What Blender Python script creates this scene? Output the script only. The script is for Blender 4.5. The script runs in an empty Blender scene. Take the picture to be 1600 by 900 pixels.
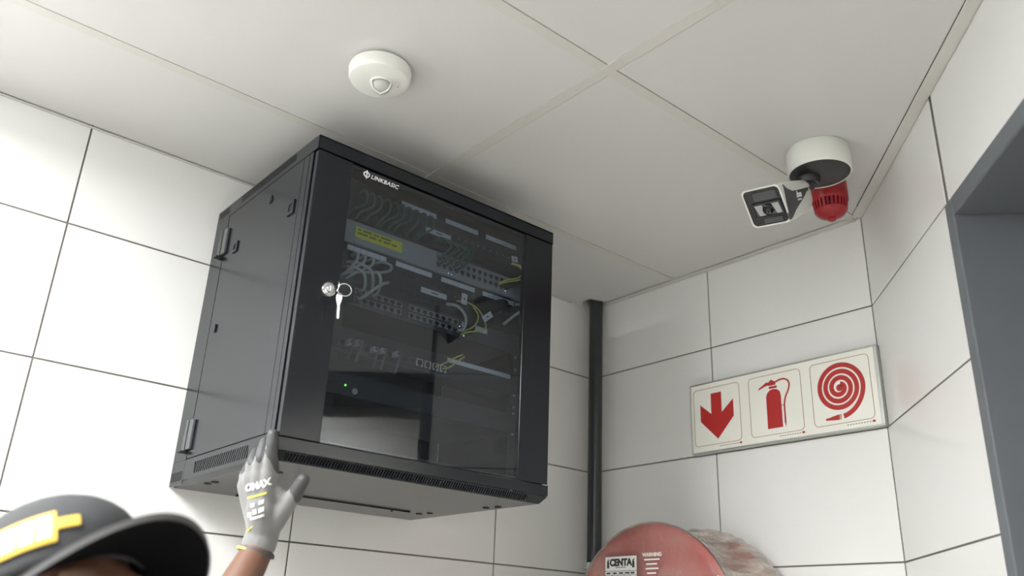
import bpy, bmesh, math, random
from mathutils import Vector, Matrix, noise

random.seed(4)
PI = math.pi
H = 2.65                     # ceiling height; every z below is measured from the ceiling plane
scene = bpy.context.scene
col = scene.collection

# ------------------------------------------------------------------ camera
YAW, PIT, ROL = -0.8765, 0.3864, 0.0404
fw = Vector((math.sin(YAW) * math.cos(PIT), math.cos(YAW) * math.cos(PIT), math.sin(PIT)))
rt = fw.cross(Vector((0, 0, 1))).normalized()
up = rt.cross(fw)
rt2 = rt * math.cos(ROL) + up * math.sin(ROL)
up2 = up * math.cos(ROL) - rt * math.sin(ROL)
cam_d = bpy.data.cameras.new('camera')
cam_d.sensor_width = 36.0
cam_d.lens = 1348.9 / 1600 * 36
cam_d.clip_start = 0.02
cam_d.dof.use_dof = True
cam_d.dof.focus_distance = 1.9
cam_d.dof.aperture_fstop = 3.2
cam = bpy.data.objects.new('camera', cam_d)
col.objects.link(cam)
cam.matrix_world = Matrix(((rt2.x, up2.x, -fw.x, 1.901), (rt2.y, up2.y, -fw.y, -1.935),
                           (rt2.z, up2.z, -fw.z, -1.030 + H), (0, 0, 0, 1)))
scene.camera = cam

# ------------------------------------------------------------------ world, exposure
world = bpy.data.worlds.new('world')
scene.world = world
world.use_nodes = True
world.node_tree.nodes['Background'].inputs[0].default_value = (0.9, 0.95, 1.0, 1)
world.node_tree.nodes['Background'].inputs[1].default_value = 0.3
vs = scene.view_settings
vs.view_transform = 'Standard'
vs.look = 'None'
vs.gamma = 1.0
vs.use_curve_mapping = False
vs.exposure = 0.12
LIGHT_MAIN, LIGHT_REST = 62.0, 44.0

# ------------------------------------------------------------------ materials
MATS = {}


def mat(name, c, rough=0.5, metal=0.0, spec=0.5, var=0.0, vscale=8.0, bump=0.0, bscale=200.0, coat=0.0,
        rvar=0.0, sheen=0.0):
    m = bpy.data.materials.new(name)
    m.use_nodes = True
    nt = m.node_tree
    b = nt.nodes['Principled BSDF']
    b.inputs['Base Color'].default_value = (*c, 1)
    b.inputs['Roughness'].default_value = rough
    b.inputs['Metallic'].default_value = metal
    b.inputs['Specular IOR Level'].default_value = spec
    b.inputs['Coat Weight'].default_value = coat
    b.inputs['Sheen Weight'].default_value = sheen
    tc = nt.nodes.new('ShaderNodeTexCoord')
    if var or rvar:
        n = nt.nodes.new('ShaderNodeTexNoise')
        n.inputs['Scale'].default_value = vscale
        n.inputs['Detail'].default_value = 4
        nt.links.new(tc.outputs['Object'], n.inputs['Vector'])
        if var:
            r = nt.nodes.new('ShaderNodeMix')
            r.data_type = 'RGBA'
            r.inputs['A'].default_value = (*[max(0, x * (1 - var)) for x in c], 1)
            r.inputs['B'].default_value = (*[min(1, x * (1 + var)) for x in c], 1)
            nt.links.new(n.outputs['Fac'], r.inputs['Factor'])
            nt.links.new(r.outputs['Result'], b.inputs['Base Color'])
        if rvar:
            mr = nt.nodes.new('ShaderNodeMapRange')
            mr.inputs['To Min'].default_value = max(0, rough - rvar)
            mr.inputs['To Max'].default_value = rough + rvar
            nt.links.new(n.outputs['Fac'], mr.inputs['Value'])
            nt.links.new(mr.outputs['Result'], b.inputs['Roughness'])
    if bump:
        n2 = nt.nodes.new('ShaderNodeTexNoise')
        n2.inputs['Scale'].default_value = bscale
        n2.inputs['Detail'].default_value = 3
        nt.links.new(tc.outputs['Object'], n2.inputs['Vector'])
        bp = nt.nodes.new('ShaderNodeBump')
        bp.inputs['Strength'].default_value = bump
        bp.inputs['Distance'].default_value = 0.002
        nt.links.new(n2.outputs['Fac'], bp.inputs['Height'])
        nt.links.new(bp.outputs['Normal'], b.inputs['Normal'])
    MATS[name] = m
    return m


def emit_mat(name, c, s):
    m = mat(name, c, 0.4)
    b = m.node_tree.nodes['Principled BSDF']
    b.inputs['Emission Color'].default_value = (*c, 1)
    b.inputs['Emission Strength'].default_value = s
    return m


def film_mat(name, tint, gloss_rough, body=None, body_amt=0.0, ior=1.5, wrinkle=0.0, streak=None):
    """thin clear sheet: tinted see-through + fresnel reflection (+ milky body)"""
    m = bpy.data.materials.new(name)
    m.use_nodes = True
    nt = m.node_tree
    nt.nodes.clear()
    out = nt.nodes.new('ShaderNodeOutputMaterial')
    tr = nt.nodes.new('ShaderNodeBsdfTransparent')
    tr.inputs[0].default_value = (*tint, 1)
    gl = nt.nodes.new('ShaderNodeBsdfGlossy')
    gl.inputs['Roughness'].default_value = gloss_rough
    gl.inputs['Color'].default_value = (1, 1, 1, 1)
    fr = nt.nodes.new('ShaderNodeFresnel')
    ge = nt.nodes.new('ShaderNodeNewGeometry')
    im = nt.nodes.new('ShaderNodeMix')          # same reflectance from either side of the sheet
    im.inputs['A'].default_value = ior
    im.inputs['B'].default_value = 1 / ior
    nt.links.new(ge.outputs['Backfacing'], im.inputs['Factor'])
    nt.links.new(im.outputs['Result'], fr.inputs['IOR'])
    base = tr.outputs[0]
    tc = nt.nodes.new('ShaderNodeTexCoord')
    if body:
        df = nt.nodes.new('ShaderNodeBsdfDiffuse')
        df.inputs[0].default_value = (*body, 1)
        mx = nt.nodes.new('ShaderNodeMixShader')
        mx.inputs[0].default_value = body_amt
        if streak:
            mp = nt.nodes.new('ShaderNodeMapping')
            mp.inputs['Scale'].default_value = streak
            nn = nt.nodes.new('ShaderNodeTexNoise')
            nn.inputs['Scale'].default_value = 1.0
            nn.inputs['Detail'].default_value = 5
            rp = nt.nodes.new('ShaderNodeMapRange')
            rp.inputs['From Min'].default_value = 0.35
            rp.inputs['From Max'].default_value = 0.7
            rp.inputs['To Min'].default_value = body_amt * 0.45
            rp.inputs['To Max'].default_value = min(1, body_amt * 1.7)
            nt.links.new(tc.outputs['Object'], mp.inputs[0])
            nt.links.new(mp.outputs[0], nn.inputs['Vector'])
            nt.links.new(nn.outputs['Fac'], rp.inputs['Value'])
            nt.links.new(rp.outputs[0], mx.inputs[0])
        nt.links.new(tr.outputs[0], mx.inputs[1])
        nt.links.new(df.outputs[0], mx.inputs[2])
        base = mx.outputs[0]
    m2 = nt.nodes.new('ShaderNodeMixShader')
    nt.links.new(fr.outputs[0], m2.inputs[0])
    nt.links.new(base, m2.inputs[1])
    nt.links.new(gl.outputs[0], m2.inputs[2])
    if wrinkle:
        n2 = nt.nodes.new('ShaderNodeTexNoise')
        n2.inputs['Scale'].default_value = 30
        n2.inputs['Detail'].default_value = 4
        n2.inputs['Distortion'].default_value = 1.5
        nt.links.new(tc.outputs['Object'], n2.inputs['Vector'])
        bp = nt.nodes.new('ShaderNodeBump')
        bp.inputs['Strength'].default_value = wrinkle
        bp.inputs['Distance'].default_value = 0.01
        nt.links.new(n2.outputs['Fac'], bp.inputs['Height'])
        nt.links.new(bp.outputs['Normal'], gl.inputs['Normal'])
        nt.links.new(bp.outputs['Normal'], fr.inputs['Normal'])
    nt.links.new(m2.outputs[0], out.inputs['Surface'])
    MATS[name] = m
    return m


mat('wall_tile', (0.80, 0.797, 0.778), 0.16, spec=0.5, var=0.012, vscale=3, bump=0.05, bscale=9, rvar=0.04)
mat('grout', (0.15, 0.14, 0.125), 0.9, var=0.15, vscale=30)
mat('ceiling_board', (0.66, 0.652, 0.637), 0.62, spec=0.35, var=0.012, vscale=5, bump=0.05, bscale=60)
mat('ceiling_metal', (0.63, 0.62, 0.58), 0.5, var=0.02)
mat('dark_gap', (0.03, 0.03, 0.03), 0.9, var=0.1)
mat('floor_tile', (0.60, 0.57, 0.53), 0.35, var=0.06, vscale=4)
mat('cabinet_paint', (0.007, 0.0092, 0.013), 0.2, spec=0.40, var=0.04, vscale=40, bump=0.04, bscale=900)
mat('cabinet_inside', (0.015, 0.017, 0.021), 0.5, var=0.05)
mat('vent_dark', (0.008, 0.008, 0.01), 0.7, var=0.1)
mat('black_plastic', (0.012, 0.012, 0.014), 0.35, var=0.1)
mat('black_gloss', (0.006, 0.006, 0.007), 0.06, spec=0.6, var=0.1)
mat('chrome', (0.85, 0.85, 0.86), 0.12, metal=1.0, var=0.03)
mat('steel', (0.55, 0.55, 0.56), 0.32, metal=1.0, var=0.05)
mat('white_plastic', (0.82, 0.82, 0.78), 0.38, var=0.01)
mat('sensor_lens', (0.50, 0.51, 0.48), 0.3, var=0.03)
mat('hinge_lit_tone', (0.07, 0.073, 0.077), 0.3, var=0.05)  # cabinet paint made paler; light on the hinges is put into the colour
mat('camera_white', (0.74, 0.75, 0.70), 0.35, var=0.01)
mat('camera_black', (0.022, 0.022, 0.024), 0.4, var=0.05)
mat('red_plastic', (0.33, 0.012, 0.018), 0.28, spec=0.5, var=0.06)
mat('red_sign', (0.42, 0.022, 0.02), 0.45, var=0.03)
mat('sign_panel', (0.83, 0.83, 0.75), 0.32, var=0.012, vscale=4)
mat('sign_border', (0.30, 0.08, 0.06), 0.5, var=0.05)
mat('sign_text', (0.25, 0.22, 0.2), 0.6, var=0.05)
mat('aluminium', (0.50, 0.51, 0.48), 0.38, metal=0.75, var=0.05)
mat('pipe_paint', (0.028, 0.032, 0.036), 0.3, spec=0.5, var=0.12, vscale=25)
mat('door_grey', (0.125, 0.135, 0.15), 0.42, var=0.06, vscale=12, bump=0.05, bscale=120)
mat('brushed_steel', (0.62, 0.60, 0.56), 0.28, metal=1.0, var=0.12, vscale=6)
mat('reel_red', (0.40, 0.05, 0.05), 0.4, var=0.08, vscale=10)
mat('hose_black', (0.02, 0.02, 0.02), 0.6, var=0.1)
mat('label_white', (0.75, 0.75, 0.73), 0.5, var=0.02)
mat('strip_white', (0.72, 0.74, 0.76), 0.5, var=0.03)
mat('label_yellow', (0.72, 0.74, 0.05), 0.5, var=0.04)
mat('ink', (0.03, 0.03, 0.03), 0.6, var=0.1)
mat('ink_olive', (0.22, 0.22, 0.03), 0.6, var=0.1)
mat('logo_white', (0.85, 0.85, 0.87), 0.4, var=0.01)
mat('switch_grey', (0.33, 0.345, 0.35), 0.45, var=0.03)
mat('switch_dark', (0.06, 0.064, 0.068), 0.45, var=0.05)
mat('panel_black', (0.02, 0.021, 0.026), 0.45, var=0.05)
mat('port_metal', (0.35, 0.36, 0.36), 0.35, metal=0.6, var=0.05)
mat('cable_green', (0.045, 0.12, 0.075), 0.45, var=0.08)
mat('cable_grey', (0.42, 0.45, 0.41), 0.45, var=0.05)
mat('cable_yellow', (0.62, 0.60, 0.12), 0.45, var=0.05)
mat('cable_black', (0.008, 0.008, 0.009), 0.5, var=0.05)
emit_mat('led_white', (0.85, 1.0, 0.9), 2.5)
emit_mat('led_green', (0.25, 1.0, 0.1), 2.5)
mat('glove_knit', (0.20, 0.198, 0.195), 0.85, var=0.06, vscale=60, bump=0.5, bscale=700, sheen=0.3)
mat('glove_coating', (0.06, 0.06, 0.063), 0.5, var=0.12, vscale=70, bump=0.3, bscale=400)
mat('glove_print', (0.82, 0.82, 0.80), 0.5, var=0.02)
mat('glove_yellow', (0.80, 0.70, 0.10), 0.6, var=0.04)
mat('skin', (0.155, 0.075, 0.048), 0.48, var=0.12, vscale=30, bump=0.15, bscale=350)
mat('hair', (0.01, 0.009, 0.008), 0.7, var=0.1)
mat('cap_cloth', (0.030, 0.031, 0.033), 0.85, var=0.08, vscale=60, bump=0.3, bscale=500)
mat('cap_under', (0.003, 0.003, 0.004), 0.95, spec=0.1, var=0.1)
mat('cap_lit_edge', (0.07, 0.069, 0.069), 0.8, var=0.05)  # cap cloth made paler: light along the visor rim painted in
mat('cap_yellow', (0.72, 0.46, 0.05), 0.7, var=0.05)
mat('cap_print', (0.78, 0.70, 0.42), 0.7, var=0.03)
mat('shirt', (0.05, 0.052, 0.056), 0.85, var=0.1, vscale=40)
mat('trousers', (0.03, 0.033, 0.045), 0.85, var=0.1, vscale=40)
mat('shoe', (0.015, 0.014, 0.013), 0.5, var=0.1)
mat('eye_white', (0.7, 0.68, 0.64), 0.2, var=0.02)
mat('lamp_housing', (0.75, 0.75, 0.73), 0.5, var=0.02)
emit_mat('lamp_main', (0.985, 1.0, 1.0), LIGHT_MAIN)
emit_mat('lamp_rest', (0.985, 1.0, 1.0), LIGHT_REST)
film_mat('door_glass', (0.67, 0.71, 0.76), 0.015, ior=1.5)
film_mat('plastic_wrap', (0.92, 0.90, 0.86), 0.12, body=(0.60, 0.52, 0.47), body_amt=0.19, ior=1.35, wrinkle=0.7,
         streak=(9, 9, 9))
film_mat('plastic_wrap_side', (0.90, 0.87, 0.83), 0.14, body=(0.60, 0.53, 0.46), body_amt=0.55, ior=1.35, wrinkle=0.7,
         streak=(26, 5, 26))
film_mat('lens_glass', (0.10, 0.10, 0.11), 0.02, ior=1.9)


# ------------------------------------------------------------------ mesh builder
class MB:
    def __init__(self, T=None):
        self.v, self.f, self.T = [], [], T

    def pt(self, p):
        p = Vector(p)
        if self.T is not None:
            p = self.T @ p
        self.v.append(p)
        return len(self.v) - 1

    def face(self, ids):
        self.f.append(tuple(ids))

    def quad(self, a, b, c, d):
        self.face([self.pt(a), self.pt(b), self.pt(c), self.pt(d)])

    def box(self, x0, x1, y0, y1, z0, z1):
        x0, x1 = min(x0, x1), max(x0, x1)
        y0, y1 = min(y0, y1), max(y0, y1)
        z0, z1 = min(z0, z1), max(z0, z1)
        i = [self.pt(p) for p in ((x0, y0, z0), (x1, y0, z0), (x1, y1, z0), (x0, y1, z0),
                                  (x0, y0, z1), (x1, y0, z1), (x1, y1, z1), (x0, y1, z1))]
        for q in ((0, 3, 2, 1), (4, 5, 6, 7), (0, 1, 5, 4), (1, 2, 6, 5), (2, 3, 7, 6), (3, 0, 4, 7)):
            self.face([i[k] for k in q])
        return self

    def prism(self, poly, o, ex, ey, ez, depth):
        """polygon (u, v) on plane o + u ex + v ey, extruded by depth along ez"""
        o, ex, ey, ez = Vector(o), Vector(ex), Vector(ey), Vector(ez)
        a = [self.pt(o + ex * u + ey * w) for u, w in poly]
        b = [self.pt(o + ex * u + ey * w + ez * depth) for u, w in poly]
        n = len(poly)
        self.face(a[::-1])
        self.face(b)
        for k in range(n):
            self.face([a[k], a[(k + 1) % n], b[(k + 1) % n], b[k]])
        return self

    def rings(self, rings, cap0=True, cap1=True, close=True):
        ids = [[self.pt(p) for p in r] for r in rings]
        n = len(ids[0])
        for a, b in zip(ids, ids[1:]):
            for k in range(n if close else n - 1):
                self.face([a[k], a[(k + 1) % n], b[(k + 1) % n], b[k]])
        if cap0:
            self.face(ids[0][::-1])
        if cap1:
            self.face(ids[-1])
        return self

    def lathe(self, prof, o, axis=(0, 0, 1), n=32, cap0=True, cap1=True):
        o, ax = Vector(o), Vector(axis).normalized()
        a = ax.orthogonal().normalized()
        b = ax.cross(a)
        rs = []
        for r, h in prof:
            rs.append([o + ax * h + (a * math.cos(2 * PI * k / n) + b * math.sin(2 * PI * k / n)) * max(r, 1e-5)
                       for k in range(n)])
        return self.rings(rs, cap0, cap1)

    def cyl(self, p0, p1, r, n=16, r1=None):
        p0, p1 = Vector(p0), Vector(p1)
        L = (p1 - p0).length
        return self.lathe([(r, 0), (r if r1 is None else r1, L)], p0, p1 - p0, n)

    def tube(self, pts, r, n=8, sub=6):
        P = [Vector(p) for p in pts]
        if sub > 1 and len(P) > 2:
            Q = []
            for i in range(len(P) - 1):
                p0, p1, p2, p3 = P[max(i - 1, 0)], P[i], P[i + 1], P[min(i + 2, len(P) - 1)]
                for k in range(sub):
                    t = k / sub
                    Q.append(0.5 * ((2 * p1) + (p2 - p0) * t + (2 * p0 - 5 * p1 + 4 * p2 - p3) * t * t
                                    + (3 * p1 - p0 - 3 * p2 + p3) * t ** 3))
            Q.append(P[-1])
            P = Q
        rs = []
        a = None
        for i, p in enumerate(P):
            t = (P[min(i + 1, len(P) - 1)] - P[max(i - 1, 0)]).normalized()
            a = t.orthogonal().normalized() if a is None else (a - t * a.dot(t)).normalized()
            b = t.cross(a)
            rad = r[i] if isinstance(r, list) else r
            rs.append([p + (a * math.cos(2 * PI * k / n) + b * math.sin(2 * PI * k / n)) * rad for k in range(n)])
        return self.rings(rs)

    def capsule(self, p0, p1, r0, r1, n=14):
        p0, p1 = Vector(p0), Vector(p1)
        L = (p1 - p0).length
        prof = [(r0 * math.sin(t), -r0 * math.cos(t)) for t in (0.02, 0.5, 1.0)] + [(r0, 0), (r1, L)]
        prof += [(r1 * math.cos(t), L + r1 * math.sin(t)) for t in (0.5, 1.0, 1.55)]
        return self.lathe(prof, p0, p1 - p0, n)

    def ellipsoid(self, c, rx, ry, rz, R=None, n=24, m=14):
        c = Vector(c)
        R = R or Matrix.Identity(3)
        rs = []
        for i in range(1, m):
            t = PI * i / m
            rs.append([c + R @ Vector((rx * math.sin(t) * math.cos(2 * PI * k / n),
                                       ry * math.sin(t) * math.sin(2 * PI * k / n), -rz * math.cos(t)))
                       for k in range(n)])
        return self.rings(rs)

    def build(self, name, m, parent=None, smooth=False, bevel=0.0, seg=2, **props):
        me = bpy.data.meshes.new(name)
        W = [v + Vector((0, 0, H)) for v in self.v]
        if parent is not None:
            o0 = wloc(parent)
        else:
            xs, ys, zs = [w.x for w in W], [w.y for w in W], [w.z for w in W]
            o0 = Vector(((min(xs) + max(xs)) / 2, (min(ys) + max(ys)) / 2, min(zs)))
        me.from_pydata([tuple(w - o0) for w in W], [], self.f)
        me.update()
        bm = bmesh.new()
        bm.from_mesh(me)
        bmesh.ops.recalc_face_normals(bm, faces=bm.faces)
        bm.to_mesh(me)
        bm.free()
        me.materials.append(MATS[m])
        if smooth:
            for p in me.polygons:
                p.use_smooth = True
        o = bpy.data.objects.new(name, me)
        col.objects.link(o)
        if parent is not None:
            o.parent = parent
        else:
            o.location = o0
        if bevel:
            bv = o.modifiers.new('bevel', 'BEVEL')
            bv.width = bevel
            bv.segments = seg
            bv.limit_method = 'ANGLE'
        if smooth == 'auto':
            for p in me.polygons:
                p.use_smooth = True
            ang_smooth(me, 40)
        for k, val in props.items():
            o[k] = val
        return o


def ang_smooth(me, deg):
    bm = bmesh.new()
    bm.from_mesh(me)
    for e in bm.edges:
        if len(e.link_faces) == 2 and e.calc_face_angle(0) > math.radians(deg):
            e.smooth = False
    bm.to_mesh(me)
    bm.free()


def wloc(o):
    v = Vector(o.location)
    while o.parent is not None:
        o = o.parent
        v += Vector(o.location)
    return v


def thing(name, label, category, loc, group=None):
    o = bpy.data.objects.new(name, None)
    o.empty_display_size = 0.05
    o.location = (loc[0], loc[1], loc[2] + H)
    o['label'], o['category'] = label, category
    if group:
        o['group'] = group
    col.objects.link(o)
    return o


def share(src, name, parent, loc):
    o = bpy.data.objects.new(name, src.data)
    o.location = loc
    o.parent = parent
    for md in src.modifiers:
        if md.type == 'BEVEL':
            b = o.modifiers.new('bevel', 'BEVEL')
            b.width, b.segments, b.limit_method = md.width, md.segments, md.limit_method
    col.objects.link(o)
    return o


def fuse(o, voxel, smooth_iter=6):
    """melt the overlapping pieces of one body into a single continuous surface"""
    r = o.modifiers.new('remesh', 'REMESH')
    r.mode = 'VOXEL'
    r.voxel_size = voxel
    s = o.modifiers.new('smooth', 'SMOOTH')
    s.iterations = smooth_iter
    s.factor = 0.5
    dg = bpy.context.evaluated_depsgraph_get()
    dg.update()
    me = bpy.data.meshes.new_from_object(o.evaluated_get(dg))
    o.modifiers.clear()
    m = o.data.materials[0]
    o.data = me
    me.materials.clear()
    me.materials.append(m)
    for p in me.polygons:
        p.use_smooth = True
    return o


def lettering(name, s, size, T, m, parent, extrude=0.0003, shear=0.0, bold=0.0, align='LEFT', spacing=1.0):
    cu = bpy.data.curves.new(name, 'FONT')
    cu.body = s
    cu.size = size
    cu.extrude = extrude
    cu.shear = shear
    cu.offset = bold
    cu.align_x = align
    cu.space_character = spacing
    cu.resolution_u = 3
    t = bpy.data.objects.new(name, cu)
    col.objects.link(t)
    dg = bpy.context.evaluated_depsgraph_get()
    dg.update()
    me = t.evaluated_get(dg).to_mesh()
    b = MB(T)
    for v in me.vertices:
        b.pt(v.co)
    b.f = [tuple(p.vertices) for p in me.polygons]
    t.evaluated_get(dg).to_mesh_clear()
    bpy.data.objects.remove(t)
    bpy.data.curves.remove(cu)
    return b.build(name, m, parent)


def frame(o, ex, ey, ez=None):
    ex, ey = Vector(ex).normalized(), Vector(ey).normalized()
    ez = Vector(ez).normalized() if ez else ex.cross(ey).normalized()
    return Matrix(((ex.x, ey.x, ez.x, o[0]), (ex.y, ey.y, ez.y, o[1]), (ex.z, ey.z, ez.z, o[2]), (0, 0, 0, 1)))


# ------------------------------------------------------------------ the setting
TH = 0.83
DC = Vector((math.cos(TH), -math.sin(TH), 0))       # along the angled wall
NC = Vector((-math.sin(TH), -math.cos(TH), 0))      # its inward normal
BC = Vector((0.958, 0, 0))
ROWS = [-0.239, -0.541, -0.841, -1.143, -1.445, -1.747, -2.049, -2.351, -H]
GR = 0.0038                                          # joint width
TT = 0.010                                           # tile thickness


def tile_wall(wall, T, spans):
    """T maps (along, out, z); one tile object per joint cell"""
    cache = {}
    for (a0, a1, z0, z1) in spans:
        w, h = a1 - a0 - GR, z1 - z0 - GR
        key = (round(w, 4), round(h, 4))
        c = T @ Vector(((a0 + a1) / 2, 0, (z0 + z1) / 2))
        c = c + Vector((0, 0, H)) - wloc(wall)
        if key not in cache:
            b = MB(T.to_3x3().to_4x4())
            b.box(-w / 2, w / 2, -TT, 0, -h / 2, h / 2)
            me = bpy.data.meshes.new('tile')
            me.from_pydata([tuple(v) for v in b.v], [], b.f)
            bm = bmesh.new()
            bm.from_mesh(me)
            bmesh.ops.recalc_face_normals(bm, faces=bm.faces)
            bmesh.ops.bevel(bm, geom=[e for e in bm.edges], offset=0.0008, segments=1, affect='EDGES')
            bm.to_mesh(me)
            bm.free()
            me.materials.append(MATS['wall_tile'])
            cache[key] = me
        t = bpy.data.objects.new('tile', cache[key])
        t.parent = wall
        t.location = c
        col.objects.link(t)


ztop = 0.06
# left wall (behind the cabinet): plane x = 0
TA = frame((0, 0, 0), (0, -1, 0), (1, 0, 0), (0, 0, 1))
wa = MB().box(-0.12, -0.0022, -4.2, 0.12, -H, ztop).build('wall_left', 'grout', kind='structure')
ya = [0.0, 0.377, 0.987, 1.598, 2.208, 2.819, 3.43, 4.04, 4.2]
tile_wall(wa, TA, [(a, b, z1, z0) for a, b in zip(ya, ya[1:]) for z0, z1 in zip([ztop] + ROWS, ROWS)])
# back wall (with the sign): plane y = 0
TB = frame((0, 0, 0), (1, 0, 0), (0, -1, 0), (0, 0, 1))
wb = MB().box(-0.0, 1.0, 0.0022, 0.12, -H, ztop).build('wall_back', 'grout', kind='structure')
xb = [0.0, 0.473, 0.958]
tile_wall(wb, TB, [(a, b, z1, z0) for a, b in zip(xb, xb[1:]) for z0, z1 in zip([ztop] + ROWS, ROWS)])
# angled right wall with the lift opening
TC = frame(BC, DC, NC, (0, 0, 1))
S0, S1, SEND, LZ = 0.53, 1.52, 1.75, -0.243
bc_ = MB(TC)
bc_.box(0, S0, -0.12, -0.0022, -H, ztop)
bc_.box(S0, S1, -0.12, -0.0022, LZ, ztop)
bc_.box(S1, SEND, -0.12, -0.0022, -H, ztop)
wc = bc_.build('wall_right', 'grout', kind='structure')
sp = [(0, S0, z1, z0) for z0, z1 in zip([ztop] + ROWS, ROWS)]
sp += [(a, b, LZ, ztop) for a, b in ((S0 + .012, 1.152), (1.152, SEND))]
sp += [(S1, SEND, z1, z0) for z0, z1 in zip(ROWS, ROWS[1:])]
tile_wall(wc, TC, sp)

# rest of the room, behind the camera
EC = BC + DC * SEND
MB().box(EC.x - 0.02, 3.6, EC.y, EC.y + 0.1, -H, ztop).build('wall_side', 'wall_tile', kind='structure')
MB().box(3.6, 3.7, -4.2, EC.y, -H, ztop).build('wall_far', 'wall_tile', kind='structure')
MB().box(-0.12, 3.7, -4.3, -4.2, -H, ztop).build('wall_front', 'wall_tile', kind='structure')
MB().box(-0.12, 3.7, -4.3, 0.12, -H - 0.05, -H).build('floor', 'floor_tile', kind='structure')

# ceiling: slab, boards and grid bars, clipped along the angled wall
ceil = MB().box(-0.12, 3.7, -4.3, 0.12, 0.035, 0.08).build('ceiling', 'dark_gap', kind='structure')


def clip(poly, off):
    """keep the part of a ceiling polygon on the room side of the angled wall"""
    out = []
    d = [(Vector((x, y, 0)) - BC).dot(NC) - off for x, y in poly]
    for i in range(len(poly)):
        j = (i + 1) % len(poly)
        if d[i] >= 0:
            out.append(poly[i])
        if d[i] * d[j] < 0:
            t = d[i] / (d[i] - d[j])
            out.append((poly[i][0] + t * (poly[j][0] - poly[i][0]), poly[i][1] + t * (poly[j][1] - poly[i][1])))
    return out


BX = [0.353, 0.939, 1.53, 2.12, 2.71, 3.30]       # bars running along y
BY = [-0.916, -2.117, -3.317]                     # bars running along x
W2 = 0.012
xs = [0.0] + BX + [3.6]
ys = [0.0] + BY + [-4.2]
for i in range(len(xs) - 1):
    for j in range(len(ys) - 1):
        x0 = xs[i] + (W2 + .0022 if i else 0.0100)
        x1 = xs[i + 1] - (W2 + .0004 if i < len(xs) - 2 else 0.001)
        y1 = ys[j] - (W2 + .0004 if j else 0.0204)
        y0 = ys[j + 1] + (W2 + .0020 if j < len(ys) - 2 else 0.001)
        poly = clip([(x0, y0), (x1, y0), (x1, y1), (x0, y1)], 0.0270)
        if len(poly) < 3 or (y0 > -1.45 and x0 > 2.4):
            continue
        if i == 0 and j == 0:                     # corner board is notched round the pipe
            poly = [(x0, y0), (x1, y0), (x1, y1), (0.085, y1), (0.066, -0.078), (0.03, -0.075), (0.001, -0.045)]
        MB().prism(poly, (0, 0, 0.0), (1, 0, 0), (0, 1, 0), (0, 0, 1), 0.012).build('ceiling_board', 'ceiling_board', ceil)
for y in BY:
    poly = clip([(0.0, y - W2), (3.6, y - W2), (3.6, y + W2), (0.0, y + W2)], 0.004)
    MB().prism(poly, (0, 0, -0.0014), (1, 0, 0), (0, 1, 0), (0, 0, 1), 0.03).build('grid_bar', 'ceiling_metal', ceil)
for x in BX:
    for j in range(len(ys) - 1):
        poly = clip([(x - W2, ys[j + 1] + (W2 if j < len(ys) - 2 else 0)), (x + W2, ys[j + 1] + (W2 if j < len(ys) - 2 else 0)),
                     (x + W2, ys[j] - (W2 if j else 0)), (x - W2, ys[j] - (W2 if j else 0))], 0.004)
        if len(poly) > 2:
            MB().prism(poly, (0, 0, -0.0006), (1, 0, 0), (0, 1, 0), (0, 0, 1), 0.03).build('grid_bar', 'ceiling_metal', ceil)
# angle trims where ceiling meets wall
MB().box(0.001, 0.0075, -4.2, -0.10, -0.0035, -0.0005).build('trim_1', 'ceiling_metal', kind='structure', bevel=0.0005)
MB().box(0.082, 0.945, -0.019, -0.001, -0.0045, -0.0008).build('trim_2', 'ceiling_metal', kind='structure', bevel=0.0006)
MB(TC).box(0.012, SEND, 0.001, 0.026, -0.005, -0.001).build('trim_3', 'ceiling_metal', kind='structure', bevel=0.0006)

# lift entrance in the angled wall
dr = thing('door_1', 'dark grey steel lift doorway in the angled tiled wall', 'doorway', tuple(BC + DC * 1.0 + Vector((0, 0, -H))))
dr['kind'] = 'structure'
FW_, DEP = 0.034, 0.32
MB(TC).box(S0, S0 + FW_, -DEP, 0.004, -H, LZ).build('jamb', 'door_grey', dr, bevel=0.003)
MB(TC).box(S1 - FW_, S1, -DEP, 0.004, -H, LZ).build('jamb', 'door_grey', dr, bevel=0.003)
MB(TC).box(S0 + FW_, S1 - FW_, -DEP, 0.004, LZ - 0.036, LZ).build('lintel', 'door_grey', dr, bevel=0.003)
MB(TC).box(S0 + FW_, (S0 + S1) / 2 - 0.002, -DEP - 0.03, -DEP, -H, LZ - 0.02).build('lift_door_leaf', 'brushed_steel', dr)
MB(TC).box((S0 + S1) / 2 + 0.002, S1 - FW_, -DEP - 0.03, -DEP, -H, LZ - 0.02).build('lift_door_leaf', 'brushed_steel', dr)

# surface-mounted ceiling lights (behind the camera, out of the picture)
for k, (x, y, lx, ly, mm, lab) in enumerate([
        (0.62, -2.42, 0.56, 0.62, 'lamp_main', 'white surface-mounted ceiling light nearest the network cabinet'),
        (2.55, -3.3, 0.30, 1.15, 'lamp_rest', 'white surface-mounted ceiling light at the back of the room')]):
    lt = thing('ceiling_light', lab, 'ceiling light', (x, y, -0.09), 'ceiling lights')
    MB().box(x - lx / 2 - .02, x + lx / 2 + .02, y - ly / 2 - .02, y + ly / 2 + .02, -0.055, -0.003).build('housing', 'lamp_housing', lt, bevel=0.004)
    MB().box(x - lx / 2, x + lx / 2, y - ly / 2, y + ly / 2, -0.068, -0.0552).build('diffuser', mm, lt)

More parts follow.
